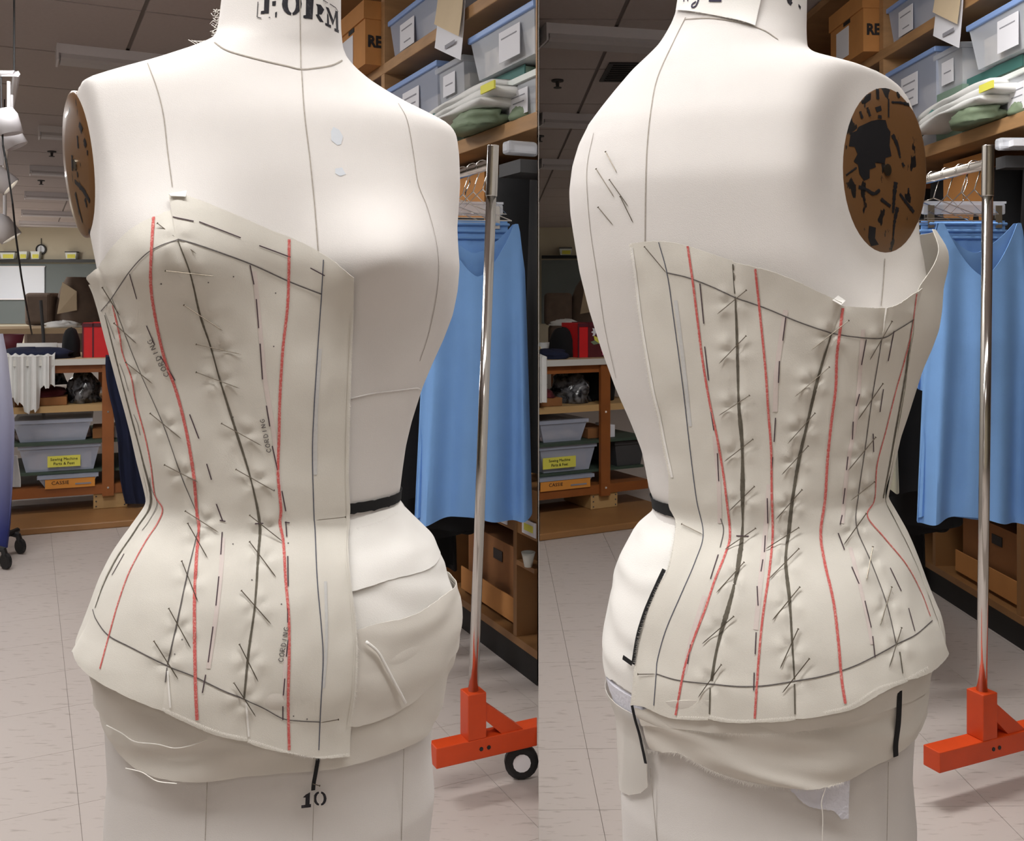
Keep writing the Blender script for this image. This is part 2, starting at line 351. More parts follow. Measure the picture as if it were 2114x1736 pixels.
# ---- back wall furnishing
def wpt(px, py, d=DB): return W(px, py, d)
def wbox(name, px0, px1, y0, y1, th, m, label, cat, group=None, d=DB - .002):
    a, b = W(px0, y1, d), W(px1, y0, d)
    o = MB().box(a.x, b.x, d - th, d, a.z, b.z).build(name, m); return tag(o, label, cat, group)
for q in ROOMS:
    dx = q['dxt']; lo, hi = (-160, 260) if q['k'] == 'A' else (1118, 1270); w = q['who']
    wbox('chalkboard', lo, hi, 545 + q['dyt'], 668, .03, boardm, 'long grey chalkboard on the back wall behind the ' + w, 'board')
    wbox('chalk_rail', lo, hi, 536 + q['dyt'], 542 + q['dyt'], .16, blackplastic, 'dark narrow ledge along the back wall behind the ' + w, 'ledge')
    spots = ((3, 33, 'g'), (41, 58, 'y'), (66, 84, 'y'), (137, 160, 'g')) if q['k'] == 'A' else ((1155, 1180, 'g'),)
    for a, b, c in spots:
        p = W((a + b) / 2, 535 + q['dyt'], DB - .09); ww = (b - a) / F * DB / 2
        t = empty('storage_tub', (p.x, p.y, p.z + .005), 0, 'small white tub with a yellow label on the ledge behind the ' + w, 'tub', 'tubs on the back wall ledge behind the ' + w)
        MB().prism([(-ww, -.06), (ww, -.06), (ww, .06), (-ww, .06)], 0, .14, [(-ww * .85, -.05), (ww * .85, -.05), (ww * .85, .05), (-ww * .85, .05)]).build('tub', whitelid, t)
        MB().box(-ww * 1.05, ww * 1.05, -.065, .065, .14, .165).build('lid', whitelid if c == 'y' else greyrubber, t)
        MB().box(-ww * .6, ww * .8, -.064, -.058, .015, .1).build('label', yellowp, t)
    # wrapped brown armchair and box standing far back
    d = 13.0
    a = W(135 + dx, 655 + q['dyt'], d); t = empty('wrapped_armchair', (a.x + (.02 if dx == 0 else .26), a.y, 0), 0, 'brown wrapped armchair standing at the back behind the ' + w, 'armchair')
    bm = MB(); P = []
    for i in range(9):
        z = .45 + i * .13; ww = .30 * math.sqrt(max(0.02, 1 - (max(0, i - 3) / 5.4) ** 2))
        P.append([(ww * math.cos(k / 20 * 2 * math.pi) + .14, .2 * math.sin(k / 20 * 2 * math.pi), z) for k in range(20)])
    bm.grid(P, True); bm.build('backrest', brownwrap, t, True)
    bevel(MB().box(-.42, .40, -.35, .35, .3, .85).build('seat', brownwrap, t), .06, 3)
    for sx in (-.38, .32): MB().box(sx, sx + .06, -.3, -.24, 0, .3).build('leg', woodred, t); MB().box(sx, sx + .06, .24, .3, 0, .3).build('leg', woodred, t)
    MB().add([], [])
    sh = MB(); sh.add([(-.02, -.24, 1.0), (.25, -.26, 1.05), (.25, -.27, 1.3), (.05, -.24, 1.42)], [(0, 1, 2, 3)]); solid(sh.build('loose_flap', tanpaper, t), .01)
    bevel(MB().box(-.48, -.12, -.2, .2, .85, 1.28).build('bundle', brownwrap, t), .05, 3)
wb = empty('whiteboard', W(46, 616, DB - .06), 0, 'white dry-erase board hung on the grey chalkboard', 'whiteboard')
a, b = W(-30, 616, DB - .06), W(92, 551, DB - .06)
child(MB().box(a.x, b.x, DB - .07, DB - .034, a.z, b.z).build('panel', whiteboardm), wb)
child(MB().box(a.x - .02, b.x + .02, DB - .09, DB - .034, a.z - .03, a.z).build('frame', whitemetal), wb)
child(MB().box(a.x - .02, b.x + .02, DB - .08, DB - .034, b.z, b.z + .02).build('frame', whitemetal), wb)
p = W(85, 515, DB - .02); t = empty('wall_clock', (p.x, DB - .004, p.z), 0, 'round black wall clock with a white face', 'clock')
MB().lathe([(.0, 0), (.115, 0), (.115, -.04), (.09, -.045), (.088, -.02), (0, -.02)], (0, 0, 0), 28, 'y').build('case', blackplastic, t)
MB().lathe([(0, -.021), (.09, -.021), (.09, -.023), (0, -.023)], (0, 0, 0), 24, 'y').build('face', whiteboardm, t)
MB().box(-.004, .004, -.028, -.024, 0, .07).build('hand', blackplastic, t); MB().box(-.004, .004, -.028, -.024, -.05, 0).build('hand', blackplastic, t)
MB().box(-.006, .006, -.02, -.008, .11, .25).build('cord', blackplastic, t)

# ---- track spotlights at the left of the front-view bay
def spot(px, py, d, tilt, label, lit):
    p = W(px, py, d); t = empty('track_spotlight', p, R(20), label, 'spotlight')
    m = Matrix.Rotation(tilt, 4, 'Y')
    def lat(prof, name, mm):
        o = MB().lathe(prof, (0, 0, 0), 18).build(name, mm, t, True); o.data.transform(m); return o
    k = d / 4.6
    lat([(0, .075 * k), (.035 * k, .07 * k), (.05 * k, .04 * k), (.052 * k, -.05 * k), (.046 * k, -.05 * k), (.04 * k, -.02 * k), (0, -.02 * k)], 'shade', whitemetal)
    lat([(0, -.028 * k), (.038 * k, -.028 * k), (.036 * k, -.036 * k), (0, -.036 * k)], 'lamp', bulbm if lit else blackplastic)
    MB().tube([(0, 0, .07 * k), (0, 0, .14 * k), (.0, 0, .2 * k)], .008 * k, 8).build('stem', whitemetal, t)
    return t
spot(18, 255, 4.6, R(-14), 'white spotlight with a dark mouth hanging from the upper track', False)
spot(24, 283, 4.75, R(-28), 'white spotlight turned aside behind the upper one', False)
spot(4, 372, 6.2, R(-50), 'lit white spotlight on the lower part of the track', True)
spot(10, 474, 8.5, R(-35), 'small lit white spotlight farthest along the track', True)
a, b = W(-20, 152, 4.6), W(34, 152, 4.6)
t = empty('light_track', a, 0, 'white lighting track hung from the ceiling', 'track')
b2 = W(6, 0, 8.6); b2.z = b.z
o = MB().tube([a, b, b2], .016, 6).build('rail', whitemetal); child(o, t)
for fr in (0.1, 0.8): o = MB().tube([b.lerp(b2, fr), b.lerp(b2, fr) + Vector((0, 0, CEIL - b.z - .002))], .005, 6).build('hanger_rod', greyrubber); child(o, t)
o = MB().tube([W(x, y, 4.6) for x, y in ((2, 152), (3, 220), (6, 300))], .004, 6).build('cord', greyrubber); child(o, t)
tag(MB().tube([W(*v) for v in ((6, 300, 4.6), (16, 350, 4.6), (26, 420, 4.6), (33, 490, 4.7), (44, 570, 4.8), (56, 640, 5.0), (66, 690, 5.4))], .0045, 6).build('power_cord', blackplastic),
    'thin black cord dropping from the lighting track to the table', 'cord')
# ------------------------------------------------------------------ work tables with stored things
def tbl_frame(q):
    e = Vector((math.cos(q['tphi']), math.sin(q['tphi']))); n = Vector((-e.y, e.x)); return e, n
def t_at(q, px, dref):
    "distance along the table front (local x) seen in column px"
    e, n = tbl_frame(q); O = q['TO']; k = (px - CX0) / F
    b = O + n * dref
    return -(b.x - k * b.y) / (e.x - k * e.y)
def t_z(q, s, t, py):
    e, n = tbl_frame(q); p = q['TO'] + e * s + n * t; return CAMZ - (py - HY) / F * p.y
def rect(q, s0, s1, t0, t1):
    e, n = tbl_frame(q); O = q['TO']
    return q['cl']([tuple(O + e * a + n * b) for a, b in ((s0, t0), (s1, t0), (s1, t1), (s0, t1))])
def frustum(q, s0, s1, t0, t1, z0, z1, m, name, root, tap=.03, lidm=None, lh=.018, sect=rect):
    o = child(MB().prism(sect(q, s0, s1, t0, t1), z0, z1, sect(q, s0 + tap, s1 - tap, t0 + tap * .5, t1 - tap)).build(name, m), root)
    child(MB().prism(sect(q, s0 - .008, s1 + .008, t0 - .008, t1 + .004), z1, z1 + lh).build('rim', lidm or m), root)
    return o
def quad_on(q, s0, s1, t, z0, z1, m, name, root, sect=rect, th=.002):
    return child(MB().prism(sect(q, s0, s1, t - th, t), z0, z1).build(name, m), root)
def lump(q, cs, ct, z0, rs, rt, h, m, name, seed, label=None, cat=None, root=None, amp=.25, cl=True, group=None, frame=None):
    "crumpled cloth or bag: a noisy dome"
    e, n = (frame or tbl_frame)(q); c = (q['TO'] if frame is None else q['O']) + e * cs + n * ct; P = []
    for i in range(9):
        a = i / 8 * math.pi / 2; row = []
        for k in range(22):
            b = k / 22 * 2 * math.pi
            nz = 1 + amp * noise.noise(Vector((math.cos(b) * 2 + seed, math.sin(b) * 2, i * .45)))
            x, y, z = math.cos(a) ** .6 * math.cos(b) * rs * nz, math.cos(a) ** .6 * math.sin(b) * rt * nz, math.sin(a) * h * (1 + amp * .7 * noise.noise(Vector((math.cos(b) * 3, math.sin(b) * 3 + seed, 3))))
            v = c + e * x + n * y
            if cl:
                lim = PK * v.y
                if q['k'] == 'A': v.x = min(v.x, lim - .006)
                else: v.x = max(v.x, lim + .006)
            row.append((v.x, v.y, z0 + z))
        P.append(row)
    mb = MB(); mb.grid(P, True); nn = 22
    mb.f.append(tuple(range(nn - 1, -1, -1))); mb.f.append(tuple(range(8 * nn, 9 * nn)))
    o = mb.build(name, m, None, True)
    if root: child(o, root)
    return tag(o, label, cat, group) if label else o

for q in ROOMS:
    A = q['k'] == 'A'; dx, dy, who = q['dxt'], q['dyt'], q['who']
    # corner reference: the front edge of the floor board
    P1, P2 = ((20, 1108), (270, 1087)) if A else ((1112, 1118), (1320, 1090))
    d1 = CAMZ * F / (P1[1] - HY); q['TO'] = Vector(((P1[0] - CX0) / F * d1, d1))
    e, n = tbl_frame(q)
    sl, sr = (-.7, 1.0) if A else (-.6, .95)
    g = 'behind the ' + who
    o = MB().prism(rect(q, sl, sr, 0, .62), 0.0, .035).build('floor_board', brownboard); tag(o, 'low brown board on the floor along the work table ' + g, 'board'); bevel(o, .006)
    T0 = .34                                              # table front line behind the board's front edge
    zt = .862; 
    post = t_at(q, 223 + dx, T0); re = t_at(q, 276 + dx, T0) if A else post + .3
    t = empty('work_table', (*(q['TO'] + e * post + n * (T0 + .35)), .035), q['tphi'], 'wooden work table with storage shelves under its pale top ' + g, 'table')
    tl = sl
    child(MB().prism(rect(q, tl, re - .02, T0 - .03, T0 + .75), zt - .03, zt).build('table_top', tabletopm), t)
    child(MB().prism(rect(q, tl, re - .02, T0 - .034, T0 - .03), zt - .032, zt + .001).build('edge_strip', edgew), t)
    child(MB().prism(rect(q, tl, re - .04, T0, T0 + .035), zt - .075, zt - .03).build('apron', woodred), t)
    for s in (post, post - 1.35):
        for tt in (T0 - .022, T0 + .68):
            if s > tl and len(rect(q, s - .03, s + .03, tt, tt + .022)) == 4:
                l_ = child(MB().prism(rect(q, s - .03, s + .03, tt, tt + .022), .11, zt - .03).build('leg', woodred), t)
                if tt < T0:
                    for zz in (.155, .57):
                        c_ = q['TO'] + e * s + n * (tt - .002); child(MB().lathe([(0, 0), (.006, 0), (.006, .004), (0, .005)], (c_.x, c_.y, zz), 8, 'y').build('bolt', chrome), t)
    child(MB().prism(rect(q, tl, re, T0, T0 + .7), .575, .61).build('middle_shelf', woodlight), t)
    child(MB().prism(rect(q, tl, re, T0, T0 + .7), .40, .415).build('middle_shelf', darkgreen), t)
    child(MB().prism(rect(q, tl, re, T0, T0 + .7), .12, .17).build('lower_shelf', woodred), t)
    bl = child(bevel(MB().prism(rect(q, post - .075, post + .1, T0 + .01, T0 + .3), .035, .12).build('foot_block', woodlight), .004), t)
    for sx in (-.06, .085):
        for zz in (.05, .078, .105):
            c_ = q['TO'] + e * (post + sx) + n * (T0 + .009); child(MB().lathe([(0, -.002), (.004, -.002), (.004, .002), (0, .002)], (c_.x, c_.y, zz), 6, 'y').build('screw', greyrubber), t)
    # --- storage bins under the table
    def bin_(px0, px1, tz0, h, T, D, m, lidm, label, cont=None, name='storage_bin', tap=.03):
        s0, s1 = t_at(q, px0 + dx, T), t_at(q, px1 + dx, T)
        c_ = q['TO'] + e * ((s0 + s1) / 2) + n * (T + D / 2)
        b = empty(name, (c_.x, c_.y, tz0), q['tphi'], label, 'bin')
        frustum(q, s0, s1, T, T + D, tz0, tz0 + h, m, 'tub', b, tap, lidm)
        if cont: child(MB().prism(rect(q, s0 + tap + .01, s1 - tap - .01, T + .03, T + D - .06), tz0 + .008, tz0 + h * .8).build('contents', cont), b)
        return b, s0, s1
    lo = -30 if A else 92
    b, s0, s1 = bin_(max(lo, 40), 205, .255, .125, T0 + .02, .4, smokeplastic, smokeplastic, 'grey plastic bin with a yellow sewing machine label ' + g, pinkcont)
    l0, l1 = t_at(q, 98 + dx, T0 + .015), t_at(q, 166 + dx, T0 + .015)
    quad_on(q, l0, l1, T0 + .018, .278, .338, yellowp, 'label', b)
    mid = q['TO'] + e * ((l0 + l1) / 2) + n * (T0 + .0145)
    text_on('Sewing Machine', .021, darktext, b, (mid.x, mid.y, .32), (e.x, e.y, 0), (0, 0, 1)); text_on('Parts & Feet', .021, darktext, b, (mid.x, mid.y, .296), (e.x, e.y, 0), (0, 0, 1))
    # the shelf it stands on is a teal board resting on the orange-fronted bin
    o = MB().prism(rect(q, tl, post + .28, T0 + .015, T0 + .6), .240, .253).build('shelf_board', darkgreen); child(o, t)
    b, s0, s1 = bin_(max(lo, 80), 200, .171, .048, T0 - .005, .38, smokeplastic, smokeplastic, 'low grey bin fronted by an orange handwritten card ' + g, None)
    l0, l1 = t_at(q, 93 + dx, T0 - .01), t_at(q, 196 + dx, T0 - .01)
    quad_on(q, l0, l1, T0 - .007, .166, .216, orangep, 'name_card', b)
    mm = q['TO'] + e * (l0 + (l1 - l0) * .3) + n * (T0 - .0105); text_on('CASSIE', .026, darktext, b, (mm.x, mm.y, .196), (e.x, e.y, 0), (.0, .0, 1), sx=1.1)
    quad_on(q, l0 + (l1 - l0) * .6, l0 + (l1 - l0) * .92, T0 - .0095, .182, .190, printgrey, 'print_line', b)
    b, s0, s1 = bin_(max(lo, 28), 188, .416, .10, T0 + .03, .42, smokeplastic, smokeplastic, 'grey plastic bin of pale clothes under the table ' + g, None)
    for k in range(5):
        sc_ = s0 + (s1 - s0) * (.14 + .18 * k); lump(q, sc_, T0 + .14, .424, .055, .08, .075, pinkcont, 'clothes', k * 3.1, root=b, amp=.4)
    s0, s1 = t_at(q, 191 + dx, T0 + .06), t_at(q, 214 + dx, T0 + .06)
    tag(bevel(MB().prism(rect(q, s0, s1 + .09, T0 + .06, T0 + .3), .416, .47).build('cardboard_box', cardboard2), .003), 'small cardboard box beside the bin of pale clothes ' + g, 'box')
    if A or True:
        s0 = t_at(q, 236 + dx, T0 + .05)
        tag(bevel(MB().prism(rect(q, s0, s0 + .035, T0 + .05, T0 + .2), .416, .485).build('white_carton', paper), .003), 'small white carton behind the table post ' + g, 'box')
    s0 = t_at(q, 247 + dx, T0 + .03)
    b = empty('storage_bin', (*(q['TO'] + e * (s0 + .1) + n * (T0 + .2)), .255), q['tphi'], 'dark grey bin at the table end past the post ' + g, 'bin')
    frustum(q, s0, s0 + .2, T0 + .03, T0 + .4, .255, .375, greyrubber, 'tub', b, .02)
    # upper shelf: dark red cloth on a box, clear bags
    s0, s1 = t_at(q, max(lo, 30) + dx, T0 + .03), t_at(q, 138 + dx, T0 + .03)
    tag(bevel(MB().prism(rect(q, s0, s1, T0 + .03, T0 + .4), .611, .655).build('flat_box', cardboard2), .003), 'flat brown box under dark red cloth on the middle shelf ' + g, 'box')
    lump(q, (s0 + s1) / 2, T0 + .2, .657, (s1 - s0) / 2, .17, .045, redcloth, 'folded_cloth', 4.4, 'folded dark red cloth on a flat box ' + g, 'cloth')
    s0, s1 = t_at(q, 140 + dx, T0 + .1), t_at(q, 211 + dx, T0 + .1)
    lump(q, (s0 + s1) / 2 - .01, T0 + .2, .611, (s1 - s0) / 2, .13, .155, crinkle, 'plastic_bag', 1.7, 'crinkled clear plastic bag on the middle shelf ' + g, 'bag', amp=.5)
    lump(q, s0 - .11, T0 + .3, .705, .09, .09, .11, crinkle, 'plastic_bag', 8.2, 'smaller crinkled plastic bag on the dark red cloth ' + g, 'bag', amp=.5)
    lump(q, post + .12, T0 + .28, .611, .1, .15, .2, blackcloth, 'dark_bag', 2.9, 'dark cloth bag past the post on the middle shelf ' + g, 'bag')
    # on the table: red bag, black bag, blue cloth, white rolls
    s0, s1 = t_at(q, 171 + dx, T0 + .1), t_at(q, 192 + dx, T0 + .1); zz = zt + .001
    b = empty('tote_bag', (*(q['TO'] + e * ((s0 + s1) / 2) + n * (T0 + .2)), zz), q['tphi'], 'bright red printed tote bag standing on the table ' + g, 'bag')
    h = .19
    o = child(MB().prism(rect(q, s0, s1, T0 + .1, T0 + .28), zz, zz + h, None).build('side_gusset', redbag), b)
    o = child(MB().prism(rect(q, s1 + .001, s1 + .16, T0 + .1, T0 + .28), zz, zz + h * 1.02).build('front_panel', redbag if A else redcloth), b)
    for sgm in (s0, s1): child(MB().prism(rect(q, sgm - .004, sgm + .004, T0 + .096, T0 + .1), zz, zz + h).build('piping', maroon), b)
    child(MB().prism(rect(q, s0, s1 + .16, T0 + .096, T0 + .1), zz + h - .02, zz + h).build('rim_binding', maroon), b)
    if not A:
        c0 = q['TO'] + e * (s1 + .05) + n * (T0 + .0965)
        def petal(ang, r, m, cz, wd=.008, cs=0):
            p0 = Vector((c0.x + e.x * cs, c0.y + e.y * cs, cz)); dv = Vector((e.x * math.cos(ang), e.y * math.cos(ang), math.sin(ang)))
            pv = Vector((-e.x * math.sin(ang), -e.y * math.sin(ang), math.cos(ang))); mb = MB()
            mb.add([p0, p0 + dv * r * .6 + pv * wd, p0 + dv * r, p0 + dv * r * .6 - pv * wd], [(0, 1, 2, 3)]); child(mb.build('flower_print', m), b)
        for k in range(5): petal(R(60 + k * 40), .035, paper, zz + .14)
        for k in range(6): petal(R(-30 + k * 40), .06, greenbag if k % 2 else yellowp, zz + .075, .012, .02)
        for k in range(5): petal(R(20 + k * 50), .03, mat('magenta_print', srgb(190, 60, 120), .7), zz + .03, .01, .06)
    s0, s1 = t_at(q, 126 + dx, T0 + .2), t_at(q, 166 + dx, T0 + .2)
    lump(q, (s0 + s1) / 2, T0 + .25, zz, (s1 - s0) / 2, .1, .16, blackcloth, 'black_bag', 5.5, 'rounded black bag beside the red tote ' + g, 'bag', amp=.12)
    if A:
        lump(q, t_at(q, 75, T0 + .2), T0 + .12, zz, .2, .12, .06, navycloth, 'blue_cloth', 6.1, 'crumpled dark blue cloth piled on the table end', 'cloth', amp=.35)
        # white fabric hanging over the table front
        P = []; s0, s1 = t_at(q, 8, T0 - .05), t_at(q, 112, T0 - .05)
        for i in range(12):
            row = []
            for k in range(40):
                u = k / 39; s = s0 + (s1 - s0) * u; f = i / 11
                fold = .018 * math.sin(u * 23 + .6) * min(1, f * 3) + .01 * math.sin(u * 51)
                lowz = .62 + .035 * math.sin(u * 9) + (.07 if u > .7 else 0) + .012 * (1 if (k // 4) % 2 else -1)
                if i < 3: z = zz + .03 + .006 * math.sin(k); tt = T0 + .18 - f * .8
                else: z = zz + .02 - (zz + .02 - lowz) * ((i - 3) / 8) ** .9; tt = T0 - .048 - fold
                p = q['TO'] + e * s + n * tt; row.append((p.x, p.y, z))
            P.append(row)
        o = MB().grid(P).build('white_fabric', whitecloth, None, True); solid(o, .003)
        tag(o, 'white fabric draped over the front of the work table', 'fabric')
    else:
        P = []; s0, s1 = t_at(q, 1113, T0 - .05), t_at(q, 1129, T0 - .05)
        for i in range(10):
            row = []
            for k in range(8):
                u = k / 7; s = s0 + (s1 - s0) * u; f = i / 9; fold = .008 * math.sin(u * 9)
                if i < 2: z = zz + .03; tt = T0 + .1 - f * .8
                else: z = zz + .02 - .24 * ((i - 2) / 7); tt = T0 - .048 - fold
                p = q['TO'] + e * s + n * tt; row.append((max(p.x, PK * p.y + .006), p.y, z))
            P.append(row)
        o = MB().grid(P).build('white_fabric', whitecloth, None, True); solid(o, .003); tag(o, 'strip of white fabric over the table front beside the partition', 'fabric')
        lump(q, t_at(q, 1122, T0 + .2), T0 + .12, zz, .1, .1, .05, navycloth, 'blue_cloth', 3.1, 'crumpled dark blue cloth on the table beside the partition', 'cloth', amp=.35)
    # white fabric rolls lying farther back on the table
    for k, (pa, pb, rr, tt) in enumerate(((35, 118, .035, .45), (60, 128, .032, .53), (98, 132, .03, .6))):
        pa = max(pa, 92 + 4 * k) if not A else pa
        s0, s1 = t_at(q, pa + dx, T0 + tt), t_at(q, pb + dx, T0 + tt)
        a = q['TO'] + e * s0 + n * (T0 + tt); b_ = q['TO'] + e * s1 + n * (T0 + tt)
        zc = zz + rr + .002 + (.0 if k < 2 else .0); r = empty('fabric_roll', (*((a + b_) / 2), zz), q['tphi'], 'white fabric roll lying at the back of the table ' + g, 'fabric roll', 'white rolls ' + g)
        child(MB().tube([(a.x, a.y, zc), (b_.x, b_.y, zc)], rr, 14).build('roll', whitecloth, None, True), r)
        child(MB().tube([(a.x - e.x * .004, a.y - e.y * .004, zc), (b_.x + e.x * .004, b_.y + e.y * .004, zc)], rr * .35, 10).build('core', tanpaper), r)
    # the next table behind
    e2, n2_ = e, n
    t2 = empty('rear_table', (*(q['TO'] + e * .1 + n * 3.0), 0), q['tphi'], 'plain tan-topped table standing farther back ' + g, 'table')
    child(MB().prism(rect(q, -1.6 if A else -1.2, 1.4, 2.6, 3.4), .93, .97).build('table_top', tabletopm), t2)
    for s in (-1.5 if A else .2, 1.3):
        for tt in (2.65, 3.3):
            pl = rect(q, s, s + .06, tt, tt + .06)
            if len(pl) == 4: child(MB().prism(pl, 0, .93).build('leg', woodred), t2)
    lump(q, t_at(q, 130 + dx, 2.9), 2.8, .971, .13, .1, .05, whitecloth, 'white_cloth', 9.1, 'small heap of white cloth on the rear table ' + g, 'cloth', amp=.5)
    if A:
        s = t_at(q, 85, 2.5); p = q['TO'] + e * s + n * 1.3
        tag(MB().tube([W(84, 620, 7.2), W(87, 660, 7.2), W(90, 700, 7.2), W(90, 1040, 7.2)], .012, 8).build('stand_post', greyrubber), 'thin dark post standing behind the fabric rolls', 'post')
        b = empty('waste_basket', W(12, 690, 5.7), 0, 'dark maroon open basket at the table end', 'basket')
        c_ = W(14, 690, 5.75); child(MB().lathe([(0, 0), (.07, 0), (.095, .115), (.088, .115), (.064, .008), (0, .008)], (c_.x, c_.y, zz), 20).build('tub', maroon, None, True), b)
        # navy garment draped over the table end
        P = []
        for i in range(16):
            f = max(0.0, (i - 2) / 13); row = []
            y = 730 + f * 310; xl = 218 + 45 * f ** 1.2 - 4 * math.sin(f * 9); xr = 262 + 50 * f
            for k in range(14):
                u = k / 13; px_ = xl + (xr - xl) * u; tt = T0 - .05 - .012 * math.sin(u * 14 + f * 3) if i >= 2 else T0 + .16 - .1 * i
                s = t_at(q, px_, tt); p = q['TO'] + e * s + n * tt; row.append((p.x, p.y, (zz + .012) if i < 2 else min(zz + .01, CAMZ - (y - HY) / F * p.y)))
            P.append(row)
        o = MB().grid(P).build('navy_garment', navycloth, None, True); solid(o, .008); tag(o, 'dark navy garment draped over the end of the work table', 'garment')
        # power cable under the table
        tag(MB().tube([W(x, y, 5.5) for x, y in ((20, 1030), (60, 1026), (100, 1024), (140, 1018), (165, 1008), (175, 998))], .005, 6).build('floor_cable', greyrubber), 'grey cable looping in the dark under the work table', 'cable')

# ------------------------------------------------------------------ clothes rack with the shaded blue garment at the far left
t = empty('rolling_rack', W(-20, 1160, 4.1), 0, 'black rolling clothes rack at the bay\'s left edge', 'clothes rack')
def wheel(p, root, r=.035, m=blackplastic, ax=0.0):
    o = MB().lathe([(0, -.011), (r * .8, -.011), (r, -.007), (r, .007), (r * .8, .011), (0, .011)], (0, 0, 0), 18, 'x').build('caster', m); o.location = p; o.rotation_euler.z = ax
    return child(o, root)
for px, py in ((42, 1133), (12, 1165)):
    p = W(px, py, CAMZ * F / (py + 10 - HY)); wheel((p.x, p.y, .036), t, .035, blackplastic, R(60))
    child(MB().tube([(p.x, p.y, .05), (p.x - .01, p.y, .085), (p.x - .06, p.y, .1)], .014, 8).build('caster_fork', blackplastic), t)
a, b = W(36, 1108, 4.55), W(-60, 1150, 4.2)
child(MB().tube([(a.x, a.y, .1), (b.x, b.y, .1)], .014, 8).build('base_bar', blackplastic), t)
child(MB().tube([(b.x, b.y, .1), (b.x, b.y, 1.5)], .013, 8).build('upright', blackplastic), t); child(MB().tube([(a.x - .12, a.y, .1), (a.x - .12, a.y, 1.5)], .013, 8).build('upright', blackplastic), t)
child(MB().tube([(b.x, b.y, 1.5), (a.x - .12, a.y, 1.5)], .013, 8).build('top_bar', blackplastic), t)
def sheet(rows, name, m, label, cat, d, amp=.02, fr=10, th=.02, nk=18):
    P = []
    for y, xl, xr in rows:
        P.append([W(xl + (xr - xl) * k / (nk - 1), y, d + amp * math.sin(k / (nk - 1) * fr + y * .004)) for k in range(nk)])
    o = MB().grid(P).build(name, m, None, True); solid(o, th); return tag(o, label, cat)
sheet([(690, -60, -2), (740, -60, 8), (800, -60, 16), (870, -60, 25), (940, -60, 26), (1020, -60, 25), (1080, -60, 22), (1130, -60, 16)], 'ombre_garment', ombre, 'long garment shading from pale lilac to deep blue on the black rack', 'garment', 4.32)
sheet([(940, 10, 36), (990, 12, 43), (1005, 14, 43)], 'white_shirt_tail', whitecloth, 'white shirt tail hanging on the left rack', 'garment', 4.5, .006, 6, .004)
